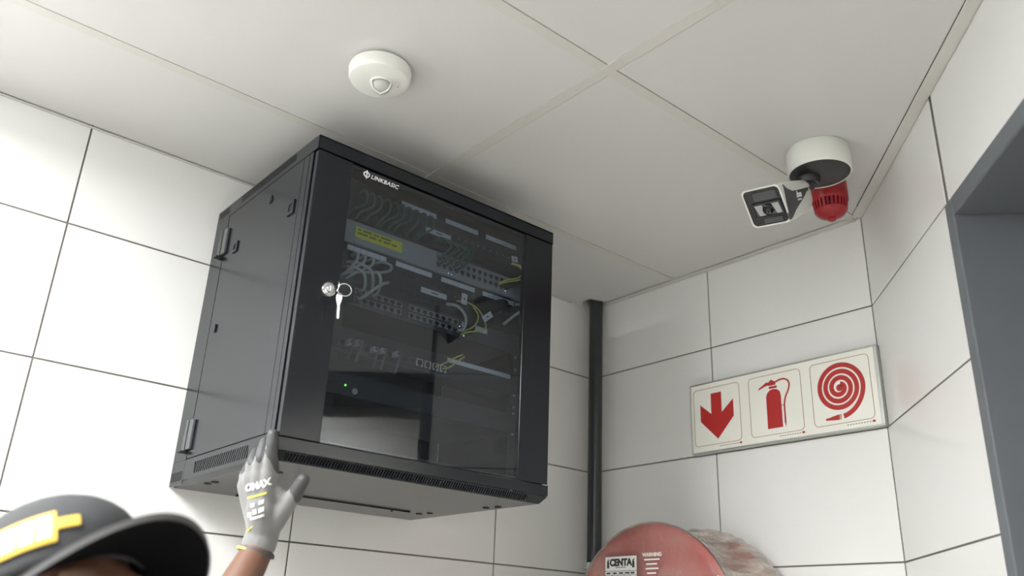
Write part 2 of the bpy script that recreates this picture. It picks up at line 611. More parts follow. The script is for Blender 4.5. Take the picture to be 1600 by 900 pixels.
# ------------------------------------------------------------------ network cabinet
X1, Y0, Y1, ZT, ZB = 0.495, -1.283, -0.640, -0.103, -0.757
cab = thing('network_cabinet', 'dark grey wall-mounted network cabinet with a glass door', 'cabinet', (0.25, -0.962, ZB))
P = 'cabinet_paint'
XS = 0.074                                         # seam between wall frame and body
MB().box(0.002, XS - .0015, Y0, Y0 + .0015, ZB + .0505, ZT - .0325).build('wall_frame', P, cab)
MB().box(0.002, XS - .0015, Y1 - .0015, Y1, ZB + .03, ZT - .03).build('wall_frame', P, cab)
MB().box(0.001, 0.003, Y0 + .002, Y1 - .002, ZB + .01, ZT - .01).build('back_plate', 'cabinet_inside', cab)


def louvre(b, o, eu, ev, ez, u0, u1, v0, v1, n, slant, th, fill=0.5):
    """slanted bars standing in an opening of a panel"""
    o, eu, ev, ez = Vector(o), Vector(eu), Vector(ev), Vector(ez)
    pw = (u1 - u0 - abs(slant)) / n
    for k in range(n + 1):
        a = u0 + max(0, -slant) + k * pw
        hw = pw * fill / 2
        q = [(max(u0, a - hw), v0), (min(u1, a + hw), v0), (min(u1, a + hw + slant), v1), (max(u0, a - hw + slant), v1)]
        b.prism(q, o, eu, ev, ez, th)


def panel_with_vent(name, o, eu, ev, ez, U, V, vent, n, slant, th, parent, m=P, fill=0.5):
    """sheet panel with one slotted opening, plus the dark void behind it"""
    u0, u1, v0, v1 = vent
    b = MB()
    for q in ((U[0], u0, V[0], V[1]), (u1, U[1], V[0], V[1]), (u0, u1, V[0], v0), (u0, u1, v1, V[1])):
        if q[1] - q[0] > 1e-5 and q[3] - q[2] > 1e-5:
            b.prism([(q[0], q[2]), (q[1], q[2]), (q[1], q[3]), (q[0], q[3])], o, eu, ev, ez, th)
    p = b.build(name, m, parent)
    g = MB()
    louvre(g, o, eu, ev, ez, u0, u1, v0, v1, n, slant, th, fill)
    g.build('vent_bars', m, p, kind='stuff')
    d = MB()
    d.prism([(u0 - .002, v0 - .002), (u1 + .002, v0 - .002), (u1 + .002, v1 + .002), (u0 - .002, v1 + .002)],
            Vector(o) - Vector(ez) * 0.006, eu, ev, ez, 0.002)
    d.build('vent_backing', 'vent_dark', p)
    return p


EX, EY, EZ = Vector((1, 0, 0)), Vector((0, 1, 0)), Vector((0, 0, 1))
# top cover: plate, front lip and side lips with slots
MB().box(0.002, X1, Y0 + .001, Y1 - .001, ZT - .002, ZT).build('top_cover', P, cab, bevel=0.0006)
panel_with_vent('top_lip', (0, Y0 + .0015, ZT - .032), EX, EZ, -EY, (XS, X1), (0, .031), (.135, .40, .011, .028), 60, 0.004, .0015, cab)
panel_with_vent('top_lip', (0, Y0 + .0015, ZT - .032), EX, EZ, -EY, (.002, XS - .001), (0, .031), (.012, .066, .009, .027), 14, 0.004, .0015, cab)
MB().box(0.002, X1, Y1 - .0015, Y1, ZT - .032, ZT - .001).build('top_lip', P, cab)
# sloping vent strip on top front edge and plain front lip
MB().box(X1 - .0015, X1, Y0 + .001, Y1 - .001, ZT - .030, ZT - .004).build('top_lip', P, cab)
b = MB()
for k in range(110):
    y = Y0 + .055 + k * (Y1 - Y0 - .10) / 110
    b.box(X1 - .022, X1 - .004, y, y + .0026, ZT, ZT + .0022)
b.build('vent_bars', P, cab, kind='stuff')
# bottom cover
panel_with_vent('bottom_lip', (0, Y0 + .0015, ZB), EX, EZ, -EY, (XS, X1 - .002), (0.008, .05), (.128, .382, .016, .040), 24, 0.010, .0015, cab)
panel_with_vent('bottom_lip', (0, Y0 + .0015, ZB), EX, EZ, -EY, (.002, XS - .001), (0, .05), (.006, .066, .008, .028), 14, 0.004, .0015, cab)
MB().box(0.002, X1, Y1 - .0015, Y1, ZB + .018, ZB + .042).build('bottom_lip', P, cab)
panel_with_vent('bottom_lip', (X1 - .0015, 0, ZB), EY, EZ, EX, (Y0, Y1), (0.018, .0405), (Y0 + .02, Y0 + .021, .03, .031), 1, 0, .0015, cab)
# slotted strip below it, leaning back a little
vn = Vector((0.955, 0, -0.30)).normalized()
vv = EY.cross(vn) * -1
if vv.z < 0:
    vv = -vv
panel_with_vent('bottom_lip', Vector((X1 - .0075, 0, ZB)), EY, vv, vn, (Y0 + .004, Y1 - .020), (0.0, .0185), (Y0 + .02, Y1 - .058, .003, .016), 92, 0.004, .0015, cab)
MB().prism([(Y1 - .020, 0), (Y1, .0178), (Y1 - .020, .0178)], Vector((X1 - .0075, 0, ZB)), EY, vv, vn, .0015).build('corner_gusset', P, cab)
bot = MB().prism([(.002, Y0 + .012), (X1 - .008, Y0 + .012), (X1 - .008, Y1 - .02), (.002, Y1 - .02)], (0, 0, ZB), EX, EY, EZ, .0015).build('bottom_cover', P, cab)
MB().rings([[(.002, Y0 + .001, ZB + .010), (X1 - .006, Y0 + .001, ZB + .010), (X1 - .006, Y0 + .0025, ZB + .010), (.002, Y0 + .0025, ZB + .010)],
            [(.002, Y0 + .012, ZB), (X1 - .006, Y0 + .012, ZB), (X1 - .006, Y0 + .0135, ZB + .0015), (.002, Y0 + .0135, ZB + .0015)]]).build('bottom_chamfer', P, cab)
for (x, y) in ((.126, -1.249), (.157, -1.246), (.377, -1.215), (.125, -.72), (.157, -.711), (.345, -.69), (.380, -.683)):
    MB().lathe([(.008, 0), (.008, .0015), (.006, .0022)], (x, y, ZB + .0005), (0, 0, -1), 14).build('rubber_plug', 'vent_dark', bot, smooth='auto')
MB().box(.1405, .1435, -1.14, -.775, ZB - .0004, ZB + .0006).build('cable_slot', 'vent_dark', bot)
MB().box(.018, .1405, -1.14, -.755, ZB - .003, ZB - .0002).build('knockout_plate', P, bot, bevel=0.0008)
MB().cyl((.128, -.80, ZB - .0045), (.128, -.80, ZB - .0028), .003, 10).build('screw', 'vent_dark', bot)
# left side door with its seam, front post, hinges and latches
sd = MB().box(XS + .0015, .440, Y0, Y0 + .0015, ZB + .052, ZT - .0335).build('side_door', P, cab, bevel=0.0005)
MB().box(.4412, .4630, Y0 + .0002, Y0 + .0016, ZB + .052, ZT - .0335).build('side_strip', P, cab, bevel=0.0004)
MB().box(.4642, X1 - .0165, Y0 + .0004, Y0 + .020, ZB + .052, ZT - .0335).build('front_post', P, cab, bevel=0.0008)
MB().box(XS + .0015, X1 - .0165, Y1 - .0015, Y1, ZB + .044, ZT - .0335).build('side_panel', P, cab)
MB().box(.4642, X1 - .0165, Y1 - .020, Y1 - .002, ZB + .044, ZT - .0335).build('front_post', P, cab)
MB().box(XS - .0025, XS + .0025, Y0 + .0022, Y0 + .004, ZB + .03, ZT - .03).build('seam_backing', 'vent_dark', cab)
MB().box(.43, .47, Y0 + .003, Y0 + .005, ZB + .03, ZT - .03).build('seam_backing', 'vent_dark', cab)
for z in (-.205, -.655):
    h = MB().box(XS - .003, XS + .019, Y0 - .0060, Y0 - .0001, z - .032, z + .032).build('hinge', 'hinge_lit_tone', cab, bevel=0.0015)
    MB().lathe([(.0048, 0), (.0048, .034), (.0036, .0342), (.0036, .066)], (XS - .011, Y0 - .0050, z - .033), (0, 0, 1), 14).build('hinge_pin', 'hinge_lit_tone', h, smooth='auto')
    MB().box(XS - .021, XS - .003, Y0 - .0135, Y0 - .0005, z - .037, z - .0335).build('hinge_foot', 'vent_dark', h, bevel=0.0005)
for (x, z, s) in ((.147, -.240, .011), (.412, -.240, .0135)):
    sq = MB()
    for q in ((x - s, x - s * .55, z - s * 1.15, z + s * 1.15), (x + s * .55, x + s, z - s * 1.15, z + s * 1.15),
              (x - s * .55, x + s * .55, z - s * 1.15, z - s * .6), (x - s * .55, x + s * .55, z + s * .6, z + s * 1.15)):
        sq.box(q[0], q[1], Y0 - .003, Y0 - .0001, q[2], q[3])
    la = sq.build('latch', P, sd)
    MB().box(x - s * .55, x + s * .55, Y0 - .0009, Y0 - .0001, z - s * .6, z + s * .6).build('latch_slot', 'vent_dark', la)
MB().lathe([(.010, 0), (.010, .002), (.008, .0035), (.004, .0035)], (.300, Y0, -.178), (0, -1, 0), 20).build('round_lock', P, sd, smooth='auto')
MB().box(.106, .115, Y0 - .004, Y0 - .0001, -.433, -.415).build('catch', P, sd, bevel=0.001)
# front door: stiles, rails and glass
ZD0, ZD1 = ZB + .0425, ZT - .0335
door = MB().box(X1 - .014, X1, Y0 + .003, Y0 + .083, ZD0, ZD1).build('door', P, cab, bevel=0.0012)
MB().box(X1 - .014, X1, Y1 - .088, Y1 - .001, ZD0, ZD1).build('door_stile', P, door, bevel=0.0012)
MB().box(X1 - .014, X1 - .006, Y0 + .083, Y1 - .088, ZD1 - .006, ZD1).build('door_rail', P, door)
MB().box(X1 - .014, X1 - .006, Y0 + .083, Y1 - .088, ZD0, ZD0 + .006).build('door_rail', P, door)
MB().box(X1 - .0045, X1 - .0015, Y0 + .0835, Y1 - .0885, ZD0 + .001, ZD1 - .001).build('glass_pane', 'door_glass', door)
MB().box(X1 - .008, X1 - .0002, Y1 - .012, Y1 - .0005, ZD0 - .0045, ZD0 - .0005).build('door_bearing', 'logo_white', door)
TL = frame((X1 - .0012, -1.181, -.1545), (0, 1, 0), (0, 0, 1))
lettering('logo_lettering', 'LINKBASIC', 0.0135, frame((X1 - .0012, -1.157, -.1545), (0, 1, 0), (0, 0, 1)), 'logo_white', door, shear=0.25, bold=0.0001, spacing=1.06)
b = MB()
rs = []
for k in range(25):
    a = 2 * PI * k / 24
    rs.append([(X1 - .0015, -1.167 + r * math.cos(a), -.1495 + r * .85 * math.sin(a)) for r in (.0052, .0078)]
              + [(X1 - .0009, -1.167 + r * math.cos(a), -.1495 + r * .85 * math.sin(a)) for r in (.0078, .0052)])
b.rings(rs, False, False)
b.box(X1 - .0015, X1 - .0009, -1.1682, -1.1655, -.159, -.140)
b.build('logo_emblem', 'logo_white', door)
lk = MB().lathe([(.0150, 0), (.0150, .003), (.0135, .0055), (.0125, .0058), (.0115, .004), (.0080, .004), (.0080, .010), (.007, .0115), (.0005, .0115)],
                (X1, -1.222, -.424), (1, 0, 0), 28).build('door_lock', 'chrome', door, smooth='auto')
# key ring and keys hang from the lock: a thing of their own
ky = thing('key_ring', 'chrome key ring with keys hanging from the cabinet door lock', 'keys', (X1 + .018, -1.200, -.49))
MB().prism([(-.001, -.006), (.001, -.006), (.001, .006), (-.001, .006)], (X1 + .0120, -1.222, -.424), EY, EZ, EX, .020).build('key', 'chrome', ky, bevel=0.0004)
MB().lathe([(.0095, 0), (.0105, .0006), (.0105, .0014), (.0095, .002), (.0008, .002)], (X1 + .034, -1.2232, -.427), (0, 1, 0), 18).build('key_bow', 'chrome', ky)
ring = [(X1 + .030 + .004 * math.cos(a), -1.203 + .0125 * math.cos(a), -.427 + .0125 * math.sin(a)) for a in [2 * PI * k / 24 for k in range(25)]]
MB().tube(ring, .0013, 8, 1).build('ring', 'chrome', ky, smooth=True)
MB().prism([(-.004, .010), (.004, .010), (.006, 0), (.004, -.009), (.0025, -.012), (.0025, -.038), (.0012, -.041), (-.0012, -.041), (-.0025, -.038), (-.0025, -.012), (-.004, -.009), (-.006, 0)],
           (X1 + .028, -1.2105, -.446), Vector((.75, .66, 0)).normalized(), Vector((0, -.06, 1)).normalized(), Vector((.66, -.75, 0)).normalized(), .0022).build('key', 'chrome', ky, bevel=0.0003)
# mounting rails
RX = 0.440
for s, y in ((-1, -1.1655), (1, -.7005)):
    rl = MB().box(RX - .0025, RX - .0008, y - .012, y + .012, ZB + .045, ZT - .035).build('mounting_rail', 'cabinet_inside', cab)
    MB().box(RX - .030, RX - .0025, y + s * .012 - .001, y + s * .012 + .001, ZB + .045, ZT - .035).build('rail_flange', 'cabinet_inside', rl)
    for k in range(1, 13):
        z = ZT - .04 - k * .0445
        for dz in (0, -.0159):
            n_ = MB().box(RX - .0009, RX - .0001, y - .0045, y + .0045, z + dz - .0045, z + dz + .0045).build('rail_hole', 'vent_dark', rl)
            if s > 0 and k in (1, 2, 3, 4, 6, 7, 8, 9, 10):
                MB().lathe([(.0032, 0), (.0032, .001), (.001, .002)], (RX, y, z + dz), (1, 0, 0), 10).build('cage_nut', 'steel', rl, smooth='auto')

# ------------------------------------------------------------------ rack equipment
YL, YR = -1.1735, -.6925


def rack_unit(name, label, category, z1, z0, depth, m, ears='panel_black', group=None):
    t = thing(name, label, category, (RX - depth / 2, (YL + YR) / 2, z0), group)
    MB().box(RX, RX + .0025, YL, YR, z0, z1).build('face_plate', m, t, bevel=0.0004)
    MB().box(RX - depth, RX - .0005, YL + .022, YR - .022, z0 + .001, z1 - .001).build('chassis', ears, t)
    return t


def port_row(t, y0, pitch, n, z, w, h, m='port_metal', skip=()):
    src = None
    for k in range(n):
        if k in skip:
            continue
        y = y0 + k * pitch
        if src is None:
            b = MB()
            x = RX + .0026
            b.box(x, x + .0012, y - w / 2, y - w * .36, z - h / 2, z + h / 2)
            b.box(x, x + .0012, y + w * .36, y + w / 2, z - h / 2, z + h / 2)
            b.box(x, x + .0012, y - w * .36, y + w * .36, z + h * .36, z + h / 2)
            b.box(x, x + .0012, y - w * .36, y - w * .15, z - h / 2, z - h * .3)
            b.box(x, x + .0012, y + w * .15, y + w * .36, z - h / 2, z - h * .3)
            src = b.build('port', m, t)
            c = MB().box(x - .0001, x + .0003, y - w * .36, y + w * .36, z - h * .5, z + h * .36).build('socket', 'vent_dark', src)
            y_first = y
        else:
            o = share(src, 'port', t, (0, y - y_first, 0))
            share(c, 'socket', o, (0, 0, 0))


def strip(t, y0, y1, z0, z1, n=6, m='strip_white'):
    w = (y1 - y0) / n
    for k in range(n):
        MB().box(RX + .0026, RX + .0034, y0 + k * w + .0004, y0 + (k + 1) * w - .0004, z0, z1).build('port_label', m, t)


for z1, lab in ((-.142, 'black patch panel behind the glass, topmost in the cabinet, green leads plugged in'),
                (-.2865, 'black patch panel behind the glass between the two switches')):
    t = rack_unit('patch_panel', lab, 'patch panel', z1, z1 - .0865, .10, 'panel_black', group='patch panels in the cabinet')
    for g in range(4):
        if z1 > -.2 and g == 0:
            continue
        y = (-1.165, -1.046, -.926, -.808)[g]
        strip(t, y, y + .095, z1 - .0155, z1 - .0045)
    port_row(t, -1.153, .0188, 24, z1 - .027, .0135, .0125, 'panel_black')
    port_row(t, -1.153, .0188, 24, z1 - .068, .0135, .0125, 'panel_black')
    MB().box(RX + .0026, RX + .0036, -.977, -.908, z1 - .0555, z1 - .0435).build('name_label', 'strip_white', t)
    MB().box(RX + .0036, RX + .0039, -.950, -.932, z1 - .0510, z1 - .0485).build('label_print', 'ink', t)
    for k in range(10):
        MB().lathe([(.0016, 0), (.0006, .001)], (RX + .0028, -.885 + k * .0188, z1 - .0415), (1, 0, 0), 8).build('screw', 'steel', t)

sw1 = rack_unit('network_switch', 'light grey rack network switch with a yellow label, green leads in its ports', 'network switch', -.2345, -.2850, .24, 'switch_grey', 'switch_grey', 'network switches in the cabinet')
MB().box(RX + .0026, RX + .006, YL + .022, YR - .022, -.2850, -.2800).build('lower_lip', 'switch_grey', sw1, bevel=0.0008)
MB().box(RX + .0026, RX + .0048, -.945, -.735, -.2405, -.2380).build('port_bezel', 'switch_grey', sw1)
lb = MB().box(RX + .0026, RX + .0036, -1.150, -1.034, -.2690, -.2445).build('yellow_label', 'label_yellow', sw1)
for row, words in ((-.2505, (.008, .021, .013, .026)), (-.2585, (.024, .017, .009, .016, .013))):
    y = -1.145
    for w in words:
        MB().box(RX + .0036, RX + .0039, y, y + w, row - .0022, row + .0022).build('label_print', 'ink_olive', lb)
        y += w + .0045
port_row(sw1, -.936, .0166, 12, -.2475, .0150, .0125, 'switch_grey')
port_row(sw1, -.936, .0166, 12, -.2640, .0150, .0125, 'switch_grey')
sw2 = rack_unit('network_switch', 'dark grey rack network switch with two rows of empty ports below the second patch panel', 'network switch', -.3735, -.4180, .24, 'switch_dark', 'switch_dark', 'network switches in the cabinet')
port_row(sw2, -1.128, .0166, 16, -.3850, .0150, .0125, 'port_metal', (7,))
port_row(sw2, -1.128, .0166, 16, -.4020, .0150, .0125, 'port_metal', (7,))
MB().box(RX + .0026, RX + .0042, -.862, -.790, -.3920, -.3800).build('module_label', 'strip_white', sw2)
for (t, y, z, m) in ((sw1, -.908, -.2775, 'led_white'), (sw1, -.899, -.2785, 'led_white'), (sw1, -.742, -.272, 'led_white'),
                     (sw2, -1.090, -.3790, 'led_white'), (sw2, -.868, -.3930, 'led_white'), (sw2, -.855, -.4120, 'led_white')):
    MB().lathe([(.0014, 0), (.0014, .0008), (.0006, .0016)], (RX + .0032, y, z), (1, 0, 0), 10).build('status_light', m, t, smooth='auto')
kp = rack_unit('keystone_panel', 'black keystone jack panel with a long white strip, in the lower half of the cabinet', 'patch panel', -.4680, -.5150, .06, 'panel_black')
MB().box(RX + .0026, RX + .0036, -.894, -.716, -.4810, -.4715).build('strip_label', 'strip_white', kp)
port_row(kp, -1.150, .0185, 15, -.4990, .0155, .0150, 'switch_dark')
port_row(kp, -.965, .0205, 4, -.4990, .0160, .0155, 'label_white')
MB().box(RX - .001, RX + .012, -1.172, -.90, -.5190, -.5165).build('cable_tray', 'switch_dark', kp)
for k, (y, dz) in enumerate(((-1.14, 0), (-1.122, .003), (-1.083, -.002), (-1.064, 0), (-1.03, .001))):
    pl = thing('cable_plug', ['leftmost', 'second', 'third', 'fourth', 'fifth'][k] + ' clear cable plug from the left in the keystone jack panel', 'cable plug', (RX + .012, y, -.506 + dz), 'plugs in the keystone panel')
    MB().box(RX + .004, RX + .020, y - .0052, y + .0052, -.5045 + dz, -.4945 + dz).build('plug_body', 'switch_grey', pl, bevel=0.001)
    MB().tube([(RX + .019, y, -.4995 + dz), (RX + .028, y, -.500 + dz), (RX + .034, y - .004, -.512 + dz), (RX + .030, y - .010, -.545)], .0026, 8).build('lead', 'switch_dark', pl, smooth=True)
rb = rack_unit('rack_router', 'dark rack router with a green light near the cabinet bottom', 'router', -.5600, -.6040, .22, 'panel_black')
MB().lathe([(.0022, 0), (.0022, .001), (.001, .002)], (RX + .0026, -1.133, -.5835), (1, 0, 0), 12).build('status_light', 'led_green', rb, smooth='auto')
MB().lathe([(.006, 0), (.006, .004), (.004, .005)], (RX + .0026, -1.112, -.592), (1, 0, 0), 14).build('knob', 'switch_grey', rb, smooth='auto')


# leads
def lead(name, label, pts, r, m, group=None, tag=None, n=8):
    o = MB().tube(pts, r, n).build(name, m, smooth=True)
    o['label'], o['category'] = label, 'cable'
    if group:
        o['group'] = group
    return o


ords = ['first', 'second', 'third', 'fourth', 'fifth', 'sixth', 'seventh', 'eighth', 'ninth', 'tenth']
gx = RX + .003
for k in range(10):
    y = -1.150 + k * .0188 + random.uniform(-.002, .002)
    e = y - .018 + random.uniform(-.008, .006)
    zt = -.167
    lead('green_lead', f'{ords[k]} green lead from the left, drooping from the top patch panel', [(gx, y, zt), (gx + .016, y + .002, zt + .001), (gx + .026, y + .004, zt - .012), (gx + .027, y + .002, zt - .034), (gx + .018, e + .004, zt - .052), (gx + .008, e, zt - .064)],
         .0027, 'cable_green', 'green leads drooping from the top patch panel')
for k in range(8):
    y = -.936 + (k % 4) * .0166
    zz = -.2475 if k < 4 else -.2640
    y2 = -.948 + k * .0105
    lead('green_lead', f'{ords[k]} green lead of the bundle arching into the light grey switch', [(gx, y, zz), (gx + .014, y, zz + .001), (gx + .030 + .002 * (k % 3), y + .010, zz + .018), (gx + .028, y2 + .012, -.216), (gx + .012, y2 + .004, -.206), (gx, y2, -.2095)],
         .0030, 'cable_green', 'green leads into the light grey switch')
zz = -.3135
lead('grey_lead', 'leftmost pale grey lead falling from the middle patch panel', [(gx, -1.153, zz), (gx + .02, -1.151, zz), (gx + .03, -1.156, zz - .02), (gx + .02, -1.166, zz - .04), (gx + .004, -1.172, zz - .05)], .0032, 'cable_grey')
lead('grey_lead', 'second pale grey lead falling from the middle patch panel', [(gx, -1.134, zz), (gx + .02, -1.132, zz), (gx + .03, -1.140, zz - .02), (gx + .02, -1.158, zz - .038), (gx + .006, -1.168, zz - .048)], .0032, 'cable_grey')
lead('grey_lead', 'third pale grey lead falling from the middle patch panel', [(gx, -1.115, zz), (gx + .02, -1.112, zz), (gx + .032, -1.122, zz - .022), (gx + .022, -1.145, zz - .04), (gx + .006, -1.164, zz - .056)], .0032, 'cable_grey')
lead('grey_lead', 'pale grey lead looping wide out of the middle patch panel', [(gx, -1.096, zz), (gx + .016, -1.085, zz + .002), (gx + .026, -1.072, zz - .006), (gx + .030, -1.078, zz - .020), (gx + .028, -1.105, zz - .032), (gx + .022, -1.135, zz - .038), (gx + .014, -1.160, zz - .044)], .0032, 'cable_grey')
for k, (y, z, q) in enumerate((
        (-1.128, -.385, [(.02, -1.126, -.383), (.034, -1.138, -.360), (.024, -1.158, -.348), (.008, -1.170, -.345)]),
        (-1.111, -.385, [(.02, -1.108, -.383), (.036, -1.122, -.352), (.028, -1.146, -.338), (.010, -1.168, -.335)]),
        (-1.095, -.385, [(.02, -1.094, -.382), (.034, -1.098, -.360), (.026, -1.104, -.343), (.010, -1.108, -.338)]),
        (-1.128, -.402, [(.02, -1.124, -.400), (.036, -1.104, -.378), (.034, -1.088, -.365), (.030, -1.078, -.360)]))):
    lead('grey_lead', f'{ords[k]} pale grey lead of the tuft at the left end of the dark grey switch', [(gx, y, z)] + [(gx + a, b_, c_) for a, b_, c_ in q], .0034, 'cable_grey', 'grey tuft of leads in the dark switch')
lead('grey_lead', 'pale grey lead curving up into the right end of the dark grey switch', [(gx, -.868, -.402), (gx + .018, -.866, -.400), (gx + .028, -.874, -.378), (gx + .022, -.893, -.358), (gx + .006, -.912, -.354)], .0034, 'cable_grey')
lead('grey_lead', 'short pale grey lead slanting down at the right rail', [(gx + .004, -.712, -.298), (gx + .022, -.700, -.302), (gx + .030, -.708, -.316), (gx + .028, -.735, -.340), (gx + .020, -.760, -.366)], .0036, 'cable_grey')
lead('black_cable', 'thick black power cable bundle beside the yellow leads', [(gx + .004, -.846, -.400), (gx + .010, -.846, -.392), (gx + .012, -.852, -.372), (gx + .011, -.858, -.350), (gx + .016, -.835, -.340), (gx + .018, -.800, -.335), (gx + .016, -.770, -.318), (gx + .008, -.748, -.308)], [.010 + .006 * math.sin(PI * k / 42) for k in range(43)], 'cable_black')
lead('black_cable', 'black cable ending behind the right rail beside the light grey switch', [(gx, -.745, -.262), (gx + .014, -.735, -.256), (gx + .020, -.712, -.250), (gx + .012, -.690, -.252), (gx + .004, -.672, -.254)], .0095, 'cable_black')
lead('yellow_lead', 'yellow fibre lead looping over the dark grey switch', [(gx + .006, -.866, -.413), (gx + .024, -.860, -.410), (gx + .036, -.838, -.405), (gx + .038, -.824, -.394), (gx + .036, -.828, -.376), (gx + .036, -.846, -.356), (gx + .030, -.872, -.346), (gx + .016, -.892, -.344)], .0019, 'cable_yellow')
lead('yellow_lead', 'small yellow fibre lead inside the bigger yellow loop', [(gx + .006, -.866, -.406), (gx + .028, -.855, -.400), (gx + .036, -.846, -.384), (gx + .034, -.845, -.366), (gx + .030, -.856, -.352)], .0017, 'cable_yellow')
lead('yellow_lead', 'outer yellow fibre lead curling into the right end of the light grey switch', [(gx, -.760, -.2560), (gx + .018, -.752, -.252), (gx + .030, -.728, -.243), (gx + .032, -.718, -.228), (gx + .030, -.726, -.214), (gx + .022, -.745, -.210)], .0019, 'cable_yellow')
lead('yellow_lead', 'inner yellow fibre lead curling into the right end of the light grey switch', [(gx, -.760, -.2600), (gx + .020, -.750, -.257), (gx + .032, -.722, -.246), (gx + .034, -.711, -.230), (gx + .032, -.718, -.213), (gx + .022, -.742, -.206)], .0019, 'cable_yellow')
lead('yellow_lead', 'lower of two short yellow leads crossing the white strip in the lower half', [(gx, -.905, -.499), (gx + .014, -.898, -.497), (gx + .022, -.880, -.480), (gx + .018, -.862, -.466)], .0017, 'cable_yellow')
lead('yellow_lead', 'upper of two short yellow leads crossing the white strip in the lower half', [(gx, -.925, -.499), (gx + .016, -.916, -.494), (gx + .024, -.894, -.478), (gx + .018, -.868, -.463)], .0017, 'cable_yellow')


def flag(label, c, u, v, w, h):
    u, v = Vector(u).normalized(), Vector(v).normalized()
    n_ = u.cross(v).normalized()
    b = MB().prism([(-w / 2, -h / 2), (w / 2, -h / 2), (w / 2, h / 2), (-w / 2, h / 2)], c, u, v, n_, .0008)
    t = b.build('cable_flag', 'label_white')
    t['label'], t['category'], t['group'] = label, 'label', 'paper cable flags in the cabinet'
    MB().prism([(-w * .12, -h * .1), (w * .12, -h * .1), (w * .12, h * .1), (-w * .12, h * .1)], Vector(c) + n_ * .0008, u, v, n_, .0002).build('flag_print', 'ink', t)


flag('white paper flag at the start of the big yellow loop', (gx + .040, -.889, -.345), (0, 1, -.05), (0, .05, 1), .015, .025)
flag('white paper flag on the right side of the big yellow loop', (gx + .041, -.823, -.369), (0, .75, .66), (0, -.66, .75), .030, .014)
flag('white paper flag on the yellow leads near the right rail', (gx + .036, -.747, -.203), (0, 1, .12), (0, -.2, 1), .018, .014)

# ------------------------------------------------------------------ ceiling motion sensor
SX, SY = .640, -1.243
se = thing('motion_sensor', 'round white motion sensor on the ceiling above the cabinet', 'sensor', (SX, SY, -.06))
MB().lathe([(.0535, -.0005), (.0535, -.006)], (SX, SY, 0), (0, 0, 1), 48).build('base_ring', 'white_plastic', se, smooth='auto')
MB().lathe([(.0600, -.0050), (.0612, -.010), (.0598, -.026), (.0570, -.0315), (.051, -.0335), (.0235, -.0375), (.0215, -.0375)], (SX, SY, 0), (0, 0, 1), 56).build('housing', 'white_plastic', se, smooth='auto')
LXc, LYc = SX + .002, SY + .004
MB().lathe([(.0195, -.0370), (.0190, -.0440), (.0165, -.0500), (.0110, -.0545), (.004, -.0566), (.0003, -.0570)], (LXc, LYc, 0), (0, 0, 1), 28).build('lens', 'sensor_lens', se, smooth=True)
for a in (0.5, 0.5 + 2 * PI / 3, 0.5 + 4 * PI / 3):
    ca, sa = math.cos(a), math.sin(a)
    MB().tube([(LXc + .0212 * ca, LYc + .0212 * sa, -.0365), (LXc + .0205 * ca, LYc + .0205 * sa, -.0455), (LXc + .0178 * ca, LYc + .0178 * sa, -.0525), (LXc + .0112 * ca, LYc + .0112 * sa, -.0570), (LXc, LYc, -.0590)], .0019, 8).build('lens_rib', 'white_plastic', se, smooth=True)
MB().tube([(LXc + .0214 * math.cos(t), LYc + .0214 * math.sin(t), -.0380) for t in [2 * PI * k / 28 for k in range(29)]], .0019, 8, 1).build('lens_ring', 'white_plastic', se, smooth=True)
MB().lathe([(.0018, 0), (.0018, .0004)], (SX + .014, SY + .034, -.0352), (0, 0, -1), 10).build('indicator', 'ink', se)

# ------------------------------------------------------------------ security camera
BXc, BYc = 1.056, -.364
sc = thing('security_camera', 'white and black bullet security camera on a round ceiling mount', 'camera', (BXc, BYc, -.2))
MB().lathe([(.0665, -.0005), (.0680, -.003), (.0680, -.055), (.0660, -.0575), (.0640, -.0575), (.0640, -.050)], (BXc, BYc, 0), (0, 0, 1), 56, True, False).build('ceiling_mount', 'camera_white', sc, smooth='auto')
MB().lathe([(.0638, -.052), (.0638, -.0555), (.0610, -.0570), (.0005, -.0570)], (BXc, BYc, 0), (0, 0, 1), 48).build('mount_plate', 'camera_black', sc, smooth='auto')
yawc, pitc, rolc = math.radians(-80.7), math.radians(-29.35), math.radians(4.3)
ax = Vector((math.cos(yawc) * math.cos(pitc), math.sin(yawc) * math.cos(pitc), math.sin(pitc)))
sx = ax.cross(EZ).normalized()
ux = sx.cross(ax)
sx, ux = sx * math.cos(rolc) + ux * math.sin(rolc), ux * math.cos(rolc) - sx * math.sin(rolc)
FC = Vector((1.032, -.538, -.1905))
TF = frame(FC, -sx, ux, ax)          # local: x toward picture right, y up, z forward out of the lens


def rrect(w, h, r, n=5, dx=0, dy=0):
    pts = []
    for cx, cy, a0 in ((w / 2 - r, h / 2 - r, 0), (-w / 2 + r, h / 2 - r, PI / 2), (-w / 2 + r, -h / 2 + r, PI), (w / 2 - r, -h / 2 + r, 1.5 * PI)):
        for k in range(n + 1):
            a = a0 + k / n * PI / 2
            pts.append((cx + r * math.cos(a) + dx, cy + r * math.sin(a) + dy))
    return pts


